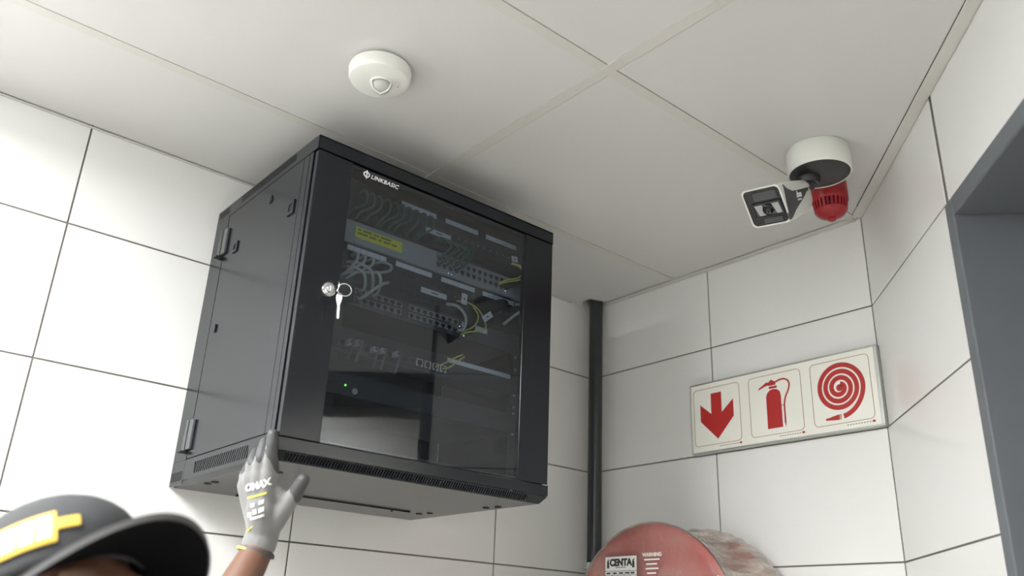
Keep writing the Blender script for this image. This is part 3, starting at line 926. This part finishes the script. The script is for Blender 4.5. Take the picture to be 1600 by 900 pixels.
b = MB(TF)
CW, CHh = .080, .081
prof = [(-.203, .040, .036, .012, .004), (-.199, .052, .048, .014, .004), (-.185, .062, .058, .015, .003), (-.16, .070, .066, .014, .002), (-.09, .076, .075, .012, .001), (-.04, CW, CHh, .011, 0), (.002, CW, CHh, .010, 0)]
rings_ = []
for z, w, h, r, dy in prof:
    rings_.append([(x, y, z) for x, y in rrect(w, h, r, 5, 0, dy)])
last = [(x, y, .002 + (y + CHh / 2) / CHh * .034) for x, y in rrect(CW, CHh, .010)]
rings_.append(last)
b.rings(rings_)
body = b.build('housing', 'camera_white', sc, smooth='auto')
b = MB(TF)
b.rings([[(x, y, .0025 + (y + CHh / 2) / CHh * .034) for x, y in rrect(CW - .006, CHh - .006, .009)],
         [(x, y, .0035 + (y + CHh / 2) / CHh * .034) for x, y in rrect(CW - .007, CHh - .007, .009)]])
face = b.build('front_face', 'black_gloss', sc, smooth='auto')
slp = Vector((0, CHh, .034)).normalized()
TFF = TF @ frame((0, 0, .0355 - .034 / 2 + .0022), (1, 0, 0), tuple(slp))


def framebar(nm, m, par, cx, cy, w, h, t, d):
    b = MB(TFF)
    b.box(cx - w / 2, cx + w / 2, cy + h / 2 - t, cy + h / 2, 0, d)
    b.box(cx - w / 2, cx + w / 2, cy - h / 2, cy - h / 2 + t, 0, d)
    b.box(cx - w / 2, cx - w / 2 + t, cy - h / 2 + t, cy + h / 2 - t, 0, d)
    b.box(cx + w / 2 - t, cx + w / 2, cy - h / 2 + t, cy + h / 2 - t, 0, d)
    return b.build(nm, m, par)


framebar('lens_frame', 'camera_black', face, .004, -.006, .060, .034, .003, .0035)
MB(TFF).box(-.023, .031, -.0195, .0075, 0, .0012).build('lens_window', 'lens_glass', face)
MB(TFF).box(-.018, .030, .016, .034, 0, .0012).build('light_window', 'switch_dark', face)
MB(TFF).box(-.012, .026, -.037, -.026, 0, .0012).build('light_window', 'switch_dark', face)
for (x0, x1, sk) in ((-.022, -.006, .006), (.014, .028, .006)):
    MB(TFF).prism([(x0, .006), (x1, .006), (x1 + sk * .4, -.018), (x0 + sk, -.018)], (0, 0, .0013), (1, 0, 0), (0, 1, 0), (0, 0, 1), .0006).build('light_strip', 'switch_grey', face)
MB(TFF).lathe([(.0115, 0), (.0115, .003), (.0095, .004), (.0085, .0025), (.0055, .0012), (.0003, .0008)], (.005, -.006, .0015), (0, 0, 1), 28).build('lens', 'black_gloss', face, smooth='auto')
# black side flash with the maker's name (picture-right side of the housing)
sidex = CW / 2


def side_w(z):
    for (z0, w0, *_), (z1, w1, *_) in zip(prof, prof[1:]):
        if z0 <= z <= z1:
            return (w0 + (w1 - w0) * (z - z0) / (z1 - z0)) / 2
    return CW / 2


def side_patch(name, m, top, botm, zs_, par, lift=.0012):
    b = MB(TF)
    rr = []
    for z, t_, q_ in zip(zs_, top, botm):
        w = side_w(min(z, .002))
        rr.append([(w - .002, t_, z), (w + lift, t_, z), (w + lift, q_, z), (w - .002, q_, z)])
    b.rings(rr)
    return b.build(name, m, par)


fl = side_patch('side_flash', 'camera_black', (.017, .017, .017, .018, .019, .028, .036), (.013, .009, .002, -.013, -.021, -.034, -.036), (-.185, -.135, -.118, -.062, -.034, -.004, .010), sc)
lettering('logo_lettering', 'alhua', .0185, TF @ frame((side_w(-.075) + .0016, .003, -.052), (0, 0, -1), (0, 1, 0)), 'logo_white', fl, bold=.0005)
lettering('logo_lettering', 'TECHNOLOGY', .0052, TF @ frame((side_w(-.075) + .0016, -.004, -.052), (0, 0, -1), (0, 1, 0)), 'logo_white', fl)
# swivel arm from the mount to the housing
pb = TF @ Vector((0, .004, -.180))
b = MB()
b.lathe([(.026, 0), (.026, .006), (.022, .014)], (BXc - .030, BYc + .002, -.0565), (0, 0, -1), 28)
b.capsule((BXc - .030, BYc + .002, -.066), tuple(pb), .018, .018, 18)
b.build('swivel_arm', 'camera_black', sc, smooth='auto')

# ------------------------------------------------------------------ red alarm sounder
AX, AY = .996, -.220
al = thing('alarm_sounder', 'red round alarm sounder on the ceiling behind the security camera', 'alarm', (AX, AY, -.105))
MB().lathe([(.040, -.0005), (.0415, -.004), (.0415, -.050), (.0395, -.053)], (AX, AY, 0), (0, 0, 1), 40).build('base', 'red_plastic', al, smooth='auto')
MB().lathe([(.0330, -.050), (.0300, -.072)], (AX, AY, 0), (0, 0, 1), 32).build('horn_core', 'vent_dark', al, smooth='auto')
fins = MB()
for k in range(26):
    a = 2 * PI * k / 26
    T = Matrix.Translation((AX, AY, 0)) @ Matrix.Rotation(a, 4, 'Z')
    f_ = MB(T)
    f_.prism([(.0395, -.053), (.030, -.053), (.028, -.073), (.0365, -.073)], (0, -.0026, 0), EX, EZ, EY, .0052)
    o_ = len(fins.v)
    fins.v += f_.v
    fins.f += [tuple(i + o_ for i in q) for q in f_.f]
fins.build('horn_fins', 'red_plastic', al, kind='stuff')
MB().lathe([(.036, -.0715), (.0370, -.0745), (.030, -.084), (.016, -.0915), (.010, -.093), (.010, -.097), (.006, -.0995), (.0004, -.100)], (AX, AY, 0), (0, 0, 1), 36).build('nose', 'red_plastic', al, smooth='auto')

# ------------------------------------------------------------------ fire sign on the back wall
SXL, SXR, SZT, SZB, SYF = .410, .9655, -.3455, -.5415, -.022
sg = thing('fire_sign', 'framed white sign with red arrow, extinguisher and hose symbols', 'sign', ((SXL + SXR) / 2, 0, SZB))
A_ = 'aluminium'
MB().box(SXL, SXR, -.0235, -.001, SZT - .004, SZT).build('frame_rail', A_, sg, bevel=.001)
MB().box(SXL, SXR, -.0235, -.001, SZB, SZB + .004).build('frame_rail', A_, sg, bevel=.001)
MB().box(SXL, SXL + .004, -.0235, -.001, SZB + .004, SZT - .004).build('frame_rail', A_, sg, bevel=.001)
MB().box(SXR - .0085, SXR, -.0235, -.001, SZB + .004, SZT - .004).build('frame_rail', A_, sg, bevel=.001)
pn = MB().box(SXL + .004, SXR - .0085, -.0215, -.003, SZB + .004, SZT - .004).build('panel', 'sign_panel', sg)
yf = -.0216
oS = (0, yf, 0)


def onface(poly, name, m, d=.0006):
    return MB().prism(poly, oS, EX, EZ, -EY, d).build(name, m, pn)


def border(x0, x1, z0, z1):
    w, h = x1 - x0, z1 - z0
    o_ = rrect(w, h, .012, 6, (x0 + x1) / 2, (z0 + z1) / 2)
    i_ = rrect(w - .0022, h - .0022, .011, 6, (x0 + x1) / 2, (z0 + z1) / 2)
    b = MB()
    n = len(o_)
    rr = [[(o_[k % n][0], yf, o_[k % n][1]), (i_[k % n][0], yf, i_[k % n][1]), (i_[k % n][0], yf - .0005, i_[k % n][1]), (o_[k % n][0], yf - .0005, o_[k % n][1])] for k in range(n + 1)]
    b.rings(rr, False, False)
    b.build('border_line', 'sign_border', pn)


for x0, x1 in ((.4205, .5740), (.6035, .7590), (.7860, .9430)):
    border(x0, x1, -.5215, -.3625)
    for k in range(9):
        onface([(x1 - .072 + k * .007, -.5285), (x1 - .072 + k * .007 + .0045, -.5285), (x1 - .072 + k * .007 + .0045, -.5265), (x1 - .072 + k * .007, -.5265)], 'small_print', 'sign_text', .0003)
    onface([(x1 - .0045 + .0042 * math.cos(a), -.5272 + .0028 * math.sin(a)) for a in [2 * PI * k / 14 for k in range(14)]], 'maker_mark', 'red_sign', .0003)
onface([(.4805, -.3795), (.5150, -.3795), (.5140, -.4365), (.5525, -.4060), (.5520, -.4525), (.4980, -.5075), (.4435, -.4540), (.4435, -.4065), (.4795, -.4365)], 'arrow_symbol', 'red_sign')
ex = onface([(.6545, -.5050), (.6985, -.5050), (.6990, -.424), (.6970, -.4125), (.6890, -.4050), (.6790, -.4030), (.6690, -.4040), (.6605, -.4100), (.6555, -.4200)], 'extinguisher_symbol', 'red_sign')
onface([(.6655, -.4010), (.6892, -.4010), (.6890, -.3950), (.6656, -.3950)], 'extinguisher_symbol', 'red_sign')
onface([(.6327, -.3995), (.6355, -.3945), (.6600, -.3815), (.6640, -.3840), (.6740, -.3765), (.6790, -.3805), (.6860, -.3840), (.6855, -.3925), (.6675, -.3925), (.6600, -.3905), (.6500, -.3935)], 'extinguisher_symbol', 'red_sign')


def ribbon(pts, w, name, sub=8):
    P_ = [Vector((p[0], p[1], 0)) for p in pts]
    Q = []
    for i in range(len(P_) - 1):
        p0, p1, p2, p3 = P_[max(i - 1, 0)], P_[i], P_[i + 1], P_[min(i + 2, len(P_) - 1)]
        for k in range(sub):
            t = k / sub
            Q.append(0.5 * ((2 * p1) + (p2 - p0) * t + (2 * p0 - 5 * p1 + 4 * p2 - p3) * t * t + (3 * p1 - p0 - 3 * p2 + p3) * t ** 3))
    Q.append(P_[-1])
    rr = []
    for i, p in enumerate(Q):
        t = (Q[min(i + 1, len(Q) - 1)] - Q[max(i - 1, 0)]).normalized()
        n_ = Vector((-t.y, t.x, 0))
        ww = w(i / (len(Q) - 1)) if callable(w) else w
        a, c = p + n_ * ww / 2, p - n_ * ww / 2
        rr.append([(a.x, yf, a.y), (c.x, yf, c.y), (c.x, yf - .0006, c.y), (a.x, yf - .0006, a.y)])
    return MB().rings(rr).build(name, 'red_sign', pn)


ribbon([(.6860, -.3855), (.6970, -.3820), (.7110, -.3815), (.7220, -.3880), (.7255, -.3990), (.7210, -.4140), (.7125, -.4290), (.7075, -.4480), (.7070, -.4740), (.7065, -.4950)], .0042, 'extinguisher_symbol')
onface([(.7045, -.4930), (.7090, -.4930), (.7070, -.5060)], 'extinguisher_symbol', 'red_sign')
onface([(.6985, -.4505), (.7070, -.4505), (.7070, -.4490), (.6985, -.4490)], 'extinguisher_symbol', 'red_sign')
ctr = (.8615, -.4335)
sp_ = []
for k in range(0, 101):
    t = k / 100
    a = (1 - t) * 3.2 * 2 * PI                       # clockwise outwards, ending on the right-hand side
    r = .0095 + t * (.0605 - .0095)
    sp_.append((ctr[0] + r * math.cos(a), ctr[1] + r * math.sin(a)))
for d_, r in ((-12, .0607), (-24, .0613), (-36, .0624), (-48, .0640), (-60, .0662), (-72, .0685), (-82, .0704), (-87, .0712)):
    sp_.append((ctr[0] + r * math.cos(math.radians(d_)), ctr[1] + r * math.sin(math.radians(d_))))
ribbon(sp_, .0116, 'hose_symbol', 2)
onface([(ctr[0] + .0085 * math.cos(2 * PI * k / 20), ctr[1] + .0085 * math.sin(2 * PI * k / 20)) for k in range(20)], 'hose_symbol', 'red_sign')
onface([(.8180, -.5040), (.8185, -.5090), (.8270, -.5095), (.8400, -.5110), (.8540, -.5115), (.8545, -.4985), (.8400, -.5005), (.8270, -.5035)], 'hose_symbol', 'red_sign')
onface([(.8560, -.5115), (.8580, -.5115), (.8585, -.4980), (.8562, -.4980)], 'hose_symbol', 'red_sign')

# ------------------------------------------------------------------ water pipe in the corner
pp = thing('water_pipe', 'dark grey vertical steel pipe in the tiled corner', 'pipe', (.056, -.040, -H))
MB().cyl((.058, -.040, .03), (.050, -.040, -.815), .0215, 28).build('pipe_length', 'pipe_paint', pp, smooth='auto')
MB().cyl((.050, -.040, -.838), (.048, -.040, -H), .0205, 24).build('pipe_length', 'pipe_paint', pp, smooth='auto')
cl = MB().lathe([(.0235, 0), (.0250, .002), (.0250, .022), (.0235, .024)], (.050, -.040, -.838), (0, 0, 1), 28).build('pipe_clamp', 'chrome', pp, smooth='auto')
MB().box(.018, .082, -.018, -.001, -.8335, -.8215).build('clamp_bracket', 'steel', cl, bevel=.001)
MB().cyl((.022, -.058, -.8265), (.022, -.030, -.8265), .0045, 10).build('clamp_bolt', 'chrome', cl)

# ------------------------------------------------------------------ hose reel
RXc, RR, RZ = .440, .255, -.751 - .255
hr = thing('hose_reel', 'red fire hose reel wrapped in clear plastic on the back wall', 'hose reel', (RXc, -.14, RZ - RR))
MB().lathe([(.0006, .0035), (.06, .0035), (.075, -.004), (RR - .035, -.004), (RR - .028, .001), (RR - .004, .001), (RR, -.002), (RR - .001, -.006), (RR - .030, -.008), (.0006, -.008)], (RXc, -.250, RZ), (0, -1, 0), 72).build('front_disc', 'reel_red', hr, smooth='auto')
MB().lathe([(.0006, .003), (RR - .004, .003), (RR, 0), (RR - .001, -.005), (.0006, -.006)], (RXc, -.062, RZ), (0, -1, 0), 72).build('back_disc', 'reel_red', hr, smooth='auto')
MB().lathe([(.12, 0), (.12, .18)], (RXc, -.245, RZ), (0, 1, 0), 40).build('drum', 'reel_red', hr, smooth='auto')
coil = []
for k in range(0, 15 * 24):
    a = 2 * PI * k / 24
    lay = k / (5 * 24)
    r = .135 + .026 * int(lay)
    coil.append((RXc + r * math.cos(a), -.232 + .152 * (lay % 1 if int(lay) % 2 == 0 else 1 - lay % 1), RZ + r * math.sin(a)))
MB().tube(coil, .0125, 8, 1).build('hose', 'hose_black', hr, smooth=True)
MB().box(RXc - .03, RXc + .03, -.058, -.001, RZ - .10, RZ + .10).build('wall_bracket', 'reel_red', hr, bevel=.003)
# plastic film pulled over the front and gathered along the side
b = MB()
rr = []
NS = 160
for j in range(31):
    q_ = j / 30
    fr_ = .002 + 1.010 * q_
    y = -.2590 + .0110 * max(0.0, (q_ - .90) / .10) ** 2
    row = []
    for k in range(NS):
        a = 2 * PI * k / NS
        px_, pz_ = RXc + fr_ * (RR + .002) * math.cos(a), RZ + fr_ * (RR + .002) * math.sin(a)
        w_ = noise.turbulence(Vector((px_ * 26, pz_ * 26, 3.1)), 3, True)
        row.append((px_, y - .0030 * w_ * min(1, (1.02 - q_) * 12), pz_))
    rr.append(row)
b.rings(rr, True, False)
b.build('plastic_film', 'plastic_wrap', hr, smooth=True)
b = MB()
rr = []
for j in range(13):
    y = -.249 + j * (.249 - .030) / 12
    t = j / 12
    ring_ = []
    for k in range(NS):
        a = 2 * PI * k / NS
        fold = .5 + .5 * math.sin(k * 1.55 + 2.2 * t + .8 * math.sin(k * .23))
        sag = math.sin(PI * min(1.0, t / .84))
        r = RR + .004 - sag * (.010 + .016 * fold) + .004 * t * fold
        ring_.append((RXc + r * math.cos(a), y, RZ + r * math.sin(a)))
    rr.append(ring_)
b.rings(rr, False, False)
b.build('plastic_film', 'plastic_wrap_side', hr, smooth=True)
yl = -.2650
pl_ = MB().box(.310, .414, yl, yl + .0012, -.905, -.8270).build('maker_label', 'label_white', hr)
TLB = lambda x, z: frame((x, yl - .0001, z), (1, 0, 0), (0, 0, 1))
lettering('label_lettering', 'CENTA', .0225, TLB(.362, -.8490), 'ink', pl_, bold=.0014, align='CENTER', spacing=1.0)
for k in range(6):
    MB().box(.345 + k * .006, .349 + k * .006, yl - .0004, yl, -.8545, -.8525).build('label_print', 'ink', pl_)
for xx in (.3195, .4045):
    ic = MB().prism([(-.0035, -.011), (.0035, -.011), (.0035, .003), (.001, .006), (.0045, .009), (.0045, .011), (-.002, .008), (-.0035, .003)], (xx, yl, -.8440), EX, EZ, -EY, .0004).build('extinguisher_icon', 'ink', pl_)
for z in (-.8620, -.8720, -.8830):
    MB().box(.310, .414, yl - .0003, yl, z - .0005, z + .0005).build('label_rule', 'ink', pl_)
for x in (.332, .354, .374, .392):
    MB().box(x - .0004, x + .0004, yl - .0003, yl, -.905, -.8620).build('label_rule', 'ink', pl_)
for k in range(5):
    MB().box((.314, .336, .357, .377, .395)[k], (.314, .336, .357, .377, .395)[k] + .013, yl - .0003, yl, -.8690, -.8650).build('label_print', 'ink', pl_)
lettering('warning_lettering', 'WARNING', .0125, TLB(.434, -.8310), 'label_white', hr, bold=.0003)
for k, (x0, x1) in enumerate(((.440, .488), (.446, .480), (.444, .484), (.448, .476), (.444, .486), (.438, .492))):
    MB().box(x0, x1, yl - .0003, yl, -.8400 - k * .0105, -.8365 - k * .0105).build('warning_print', 'label_white', hr)

# ------------------------------------------------------------------ the person
HC = Vector((.927, -1.683, -1.050))                 # head centre
pe = thing('person', 'person in a dark cap and grey work glove raising a hand to the cabinet', 'person', (.80, -1.70, -H))
yaw_h, pit_h, rol_h = math.radians(25), math.radians(32.5), math.radians(-6)
hf = Vector((math.cos(yaw_h) * math.cos(pit_h), math.sin(yaw_h) * math.cos(pit_h), math.sin(pit_h)))
hl = Vector((-math.sin(yaw_h), math.cos(yaw_h), 0))
hu = hf.cross(hl)
hl, hu = hl * math.cos(rol_h) + hu * math.sin(rol_h), hu * math.cos(rol_h) - hl * math.sin(rol_h)
TH_ = frame(HC, hf, hl, hu)
RH = TH_.to_3x3()


def hp(x, y, z):
    return TH_ @ Vector((x, y, z))


b = MB()
b.ellipsoid(hp(-.006, 0, .030), .092, .074, .088, RH)                   # skull
b.ellipsoid(hp(.030, 0, -.045), .062, .058, .075, RH)                   # face
b.ellipsoid(hp(.058, 0, -.095), .026, .030, .022, RH)                   # chin
b.capsule(hp(.088, 0, .000), hp(.108, 0, -.032), .009, .014)            # nose
b.ellipsoid(hp(.078, 0, -.064), .016, .026, .012, RH)                   # mouth
for s in (-1, 1):
    b.ellipsoid(hp(.074, s * .030, .022), .016, .024, .009, RH)         # brow
    b.ellipsoid(hp(.058, s * .042, -.028), .022, .018, .020, RH)        # cheek
    b.ellipsoid(hp(-.008, s * .074, -.012), .018, .009, .030, RH)       # ear
NK = Vector((.855, -1.716, -1.235))
b.capsule(hp(-.020, 0, -.055), NK, .056, .062)
CH_ = Vector((.835, -1.700, -1.42))
PV = Vector((.80, -1.700, -1.72))
LS, RS = Vector((.755, -1.545, -1.285)), Vector((.850, -1.885, -1.300))
LE = Vector((.505, -1.400, -1.160))
LW = Vector((.440, -1.262, -.900))
RE, RW = Vector((.86, -1.955, -1.590)), Vector((.95, -1.915, -1.820))
LW2 = Vector((.443, -1.257, -.872))
b.capsule(NK, CH_, .075, .125)
b.capsule(CH_, PV, .135, .140)
b.capsule(LS, RS, .070, .070)
b.capsule(LS, LE, .058, .044)
b.capsule(LE, LE.lerp(LW, .35), .043, .041)
b.capsule(LE.lerp(LW, .35), LW, .043, .0275)
b.capsule(LW, LW2, .0275, .024)
b.capsule(RS, RE, .058, .044)
b.capsule(RE, RW, .042, .027)
# right hand, relaxed: palm, four fingers, thumb
rd = (RW - RE).normalized()
pc = RW + rd * .05
b.capsule(RW, pc + rd * .03, .026, .034)
for k, (o_, L_) in enumerate(((-.027, .065), (-.009, .075), (.009, .070), (.025, .052))):
    q0 = pc + rd * .045 + Vector((0, o_, 0))
    q1 = q0 + rd * L_ * .5 + Vector((-.006, 0, 0))
    q2 = q1 + rd * L_ * .45 + Vector((-.016, 0, .004))
    b.capsule(q0, q1, .0092, .0086)
    b.capsule(q1, q2, .0086, .0075)
b.capsule(pc + Vector((0, -.028, 0)), pc + rd * .04 + Vector((.02, -.048, 0)), .012, .010)
for s, o_ in ((1, .10), (-1, -.10)):
    hip = PV + Vector((0, o_, -.03))
    kn = Vector((.81, PV.y + o_ * 1.1, -H + .50))
    an = Vector((.77, PV.y + o_ * 1.15, -H + .09))
    b.capsule(hip, kn, .090, .060)
    b.capsule(kn, an, .056, .038)
    b.capsule(an, an + Vector((.14, 0, -.045)), .038, .034)
body_o = b.build('body', 'skin', pe)
fuse(body_o, .008, 5)
for s in (-1, 1):
    ey = MB().ellipsoid(hp(.079, s * .031, .004), .011, .013, .009, RH, 16, 10).build('eye', 'eye_white', body_o, smooth=True)
    MB().ellipsoid(hp(.0885, s * .031, .005), .003, .0055, .0055, RH, 12, 8).build('iris', 'ink', body_o, smooth=True)
b = MB()
b.ellipsoid(hp(-.012, 0, .020), .094, .077, .090, RH)
hr_o = b.build('hair', 'hair', pe, smooth=True)
# clothes
b = MB()
b.capsule(NK + Vector((-.005, 0, -.05)), CH_, .100, .138)
b.capsule(CH_, PV + Vector((0, 0, .02)), .148, .152)
b.capsule(LS, RS, .080, .080)
b.capsule(LS, LS.lerp(LE, .72), .070, .060)
b.capsule(RS, RS.lerp(RE, .72), .070, .060)
fuse(b.build('shirt', 'shirt', pe), .010, 4)
b = MB()
b.capsule(PV + Vector((0, -.03, -.02)), PV + Vector((0, .03, -.02)), .150, .150)
for o_ in (.10, -.10):
    kn = Vector((.81, PV.y + o_ * 1.1, -H + .50))
    an = Vector((.775, PV.y + o_ * 1.15, -H + .13))
    b.capsule(PV + Vector((0, o_ * .9, -.05)), kn, .105, .075)
    b.capsule(kn, an, .072, .062)
fuse(b.build('trousers', 'trousers', pe), .012, 4)
for o_ in (.10, -.10):
    an = Vector((.77, PV.y + o_ * 1.15, -H + .09))
    b = MB()
    b.capsule(an + Vector((-.01, 0, -.02)), an + Vector((.0, 0, -.045)), .048, .046)
    b.capsule(an + Vector((-.01, 0, -.046)), an + Vector((.17, 0, -.050)), .044, .038)
    fuse(b.build('shoe', 'shoe', pe), .008, 4)

# cap: crown, button, visor with edge coloured as if lit, front print
CB = .030


def crown_pt(a, t):
    """a = angle round the head, t = 0 rim .. 1 top"""
    fx = .106 if math.cos(a) > 0 else .104
    e = 2.3
    s = (1 - t ** e) ** (1 / e)
    lean = .010 * math.cos(a) * math.sin(PI * t)
    return hp(-.006 + fx * s * math.cos(a) + lean, .088 * s * math.sin(a), CB + .118 * t - .012 * (1 - t) * max(0, -math.cos(a)))


b = MB()
rr = []
for j in range(13):
    t = j / 12 * .998
    rr.append([crown_pt(2 * PI * k / 48, t) for k in range(48)])
b.rings(rr, False, True)
cp = b.build('cap', 'cap_cloth', pe, smooth=True)
sol = cp.modifiers.new('thickness', 'SOLIDIFY')
sol.thickness = .0022
MB().lathe([(.007, 0), (.006, .003), (.0005, .0045)], hp(-.006, 0, CB + .117), tuple(hu), 16).build('cap_button', 'cap_cloth', cp, smooth=True)


def visor_pt(u, v, dz=0):
    a = u * math.radians(78)
    inn = Vector((-.006 + .104 * math.cos(a), .087 * math.sin(a), CB + .004))
    out = Vector((.018 + .158 * math.cos(a * .98), .100 * math.sin(a * 1.08), CB + .004))
    p = inn.lerp(out, v)
    p.z += -.026 * (p.y / .1) ** 2 - .010 * v + dz
    return hp(*p)


def visor_sheet(name, m, d0, d1, v0, v1, par, n=36, nv=7):
    b = MB()
    top = [[visor_pt(-1 + 2 * k / n, v0 + (v1 - v0) * j / nv, d0) for j in range(nv + 1)] for k in range(n + 1)]
    bt = [[visor_pt(-1 + 2 * k / n, v0 + (v1 - v0) * j / nv, d1) for j in range(nv + 1)] for k in range(n + 1)]
    b.rings([t_ + u_[::-1] for t_, u_ in zip(top, bt)])
    return b.build(name, m, par, smooth='auto')


vz = visor_sheet('visor', 'cap_cloth', .0045, .0016, 0, .965, cp)
visor_sheet('visor_lining', 'cap_under', .0012, -.0012, -.02, .965, cp)
visor_sheet('visor_edge', 'cap_lit_edge', .0052, -.0018, .966, 1.0, cp, 36, 1)


def cap_patch(name, m, a0, a1, t0, t1, lift, par, n=10):
    b = MB()
    cen = hp(-.006, 0, CB + .03)
    rr = []
    for i in range(n + 1):
        a = a0 + (a1 - a0) * i / n
        rw = []
        for j in range(5):
            p = crown_pt(a, t0 + (t1 - t0) * j / 4)
            rw.append(p + (p - cen).normalized() * lift)
        inn_ = []
        for j in range(5):
            p = crown_pt(a, t0 + (t1 - t0) * (4 - j) / 4)
            inn_.append(p - (p - cen).normalized() * .001)
        rr.append(rw + inn_)
    b.rings(rr)
    return b.build(name, m, par, smooth='auto')


pt_ = cap_patch('print_panel', 'cap_yellow', math.radians(-88), math.radians(-40), .17, .47, .0024, cp)
for k in range(5):
    a = -86 + k * 9.0
    cap_patch('print_letter', 'cap_print', math.radians(a), math.radians(a + 7.4), .21, .43, .0032, cp, 4)
cap_patch('print_panel', 'cap_yellow', math.radians(-40), math.radians(-28), .28, .38, .0024, cp, 5)

# glove on the raised left hand
G = 'glove_knit'
wr = Vector((.443, -1.2600, -.876))
fing = dict(
    index=[(.494, -1.2870, -.781), (.508, -1.2965, -.754), (.514, -1.3000, -.735), (.515, -1.3020, -.7200)],
    middle=[(.476, -1.2980, -.784), (.485, -1.3040, -.760), (.485, -1.3015, -.741), (.481, -1.2980, -.7295)],
    ring=[(.459, -1.3050, -.789), (.462, -1.3080, -.766), (.457, -1.3030, -.751), (.451, -1.2980, -.7420)],
    pinky=[(.443, -1.3070, -.800), (.442, -1.3090, -.783), (.435, -1.3030, -.771), (.429, -1.2980, -.7640)])
rad = dict(index=(.0112, .0105, .0098, .0088), middle=(.0114, .0105, .0098, .0088), ring=(.0108, .010, .0092, .0084), pinky=(.0098, .0090, .0084, .0078))
pm = Vector((.460, -1.2740, -.832))
b = MB()
b.capsule(wr, pm, .0285, .030)
for nm, q in fing.items():
    q = [Vector(p) for p in q]
    b.capsule(wr.lerp(q[0], .30), q[0], .0215, rad[nm][0] + .0028)
    for i in range(3):
        b.capsule(q[i], q[i + 1], rad[nm][i], rad[nm][i + 1])
th = [Vector(p) for p in ((.463, -1.2520, -.855), (.494, -1.2460, -.829), (.517, -1.2440, -.809), (.532, -1.2420, -.7920))]
b.capsule(wr.lerp(th[0], .4), th[0], .022, .0205)
for i, r in enumerate(((.0205, .0150), (.0150, .0125), (.0125, .0105))):
    b.capsule(th[i], th[i + 1], r[0], r[1])
# web between index and thumb
b.capsule(Vector((.488, -1.272, -.800)), th[1], .010, .011)
# cuff
cd_ = (Vector((.440, -1.2655, -.905)) - wr).normalized()
b.capsule(wr - cd_ * .01, wr + cd_ * .020, .0275, .0300)
gl = b.build('glove', G, pe)
fuse(gl, .0028, 5)
cu0 = wr + cd_ * .032
MB().lathe([(.0305, -.004), (.0325, .0), (.0325, .0035), (.0300, .0045), (.0280, .003)], cu0, tuple(cd_), 32, False, False).build('glove_cuff', 'glove_coating', gl, smooth='auto')
MB().lathe([(.0318, .0), (.0330, .0015), (.0330, .0040), (.0318, .0050)], cu0 - cd_ * .004 + Vector((-.0022, -.001, -.002)), tuple(cd_), 32, False, False).build('cuff_edge', 'glove_yellow', gl, smooth='auto')
# dark rubber coating on the fingertips and palm side
b = MB()
for nm, q in fing.items():
    q = [Vector(p) for p in q]
    off = Vector((.0004, .0008, .0004))
    b.capsule(q[0].lerp(q[1], .55) + off * 3, q[1] + off, rad[nm][0] - .0008, rad[nm][1] + .0007)
    for i in range(1, 3):
        b.capsule(q[i] + off, q[i + 1] + off, rad[nm][i] + .0007, rad[nm][i + 1] + .0009)
b.capsule(th[2], th[3] + (th[3] - th[2]) * .05, .0130, .0114)
b.capsule(th[1].lerp(th[2], .6) + Vector((.002, .003, 0)), th[2], .0128, .0130)
b.capsule(Vector(fing['index'][0]) + Vector((.003, .006, .004)), Vector(fing['index'][1]) + Vector((.003, .002, 0)), .0095, .0098)
ct = b.build('fingertip_coating', 'glove_coating', gl)
fuse(ct, .0026, 4)
# print on the back of the hand, laid on the surface by ray casting
dg = bpy.context.evaluated_depsgraph_get()
cdir = (Vector((1.901, -1.935, -1.03)) - pm).normalized()
gu = (Vector(fing['middle'][0]) - wr).normalized()
gn = (cdir * .55 + Vector((.2, -.9, .1)) * .45)
gn = (gn - gu * gn.dot(gu)).normalized()
gr_ = gu.cross(gn).normalized()
if gr_.dot(Vector((.64, .77, 0))) < 0:
    gr_ = -gr_
g0 = wloc(gl) - Vector((0, 0, H))


def on_glove(o):
    me = o.data
    base = wloc(o)
    for v in me.vertices:
        w = base + v.co - Vector((0, 0, H))
        hgt = (w - pm).dot(gn)
        start = w + gn * (.08 - hgt) - g0
        ok, loc, nor, idx = gl.ray_cast(start, -gn)
        if ok:
            new = loc + g0 + gn * (.0006 + max(0.0, hgt - .05))
            v.co = new + Vector((0, 0, H)) - base
    me.update()


def glove_box(name, m, x0, x1, y0, y1, skew=0.0):
    b = MB()
    n = max(2, int((x1 - x0) / .003))
    for i in range(n):
        a, c = x0 + (x1 - x0) * i / n, x0 + (x1 - x0) * (i + 1) / n
        b.quad(*[pm + gr_ * u + gu * (w + skew * u) + gn * .05 for u, w in ((a, y0), (c, y0), (c, y1), (a, y1))])
    o = b.build(name, m, gl)
    on_glove(o)
    sl = o.modifiers.new('thickness', 'SOLIDIFY')
    sl.thickness = .0008
    return o


lt_ = lettering('glove_lettering', 'OMAX', .0165, frame(pm + gr_ * -.024 + gu * .030 + gn * .05, gr_ + gu * .30, gu, gn), 'glove_print', gl, extrude=0.0, bold=.0009)
on_glove(lt_)
sl = lt_.modifiers.new('thickness', 'SOLIDIFY')
sl.thickness = .0008
glove_box('glove_stripe', 'glove_yellow', -.021, .016, .0240, .0272, .30)
for (x0, x1, y0, y1) in ((-.012, -.005, .010, .016), (.003, .011, .010, .016), (-.019, -.011, -.006, .002), (-.008, .000, -.003, .005), (.003, .012, -.003, .005), (-.014, .012, -.0115, -.007)):
    glove_box('glove_mark', 'glove_print', x0, x1, y0, y1, .30)
glove_box('glove_stripe', 'glove_yellow', -.024, -.010, -.018, -.0155, .9)
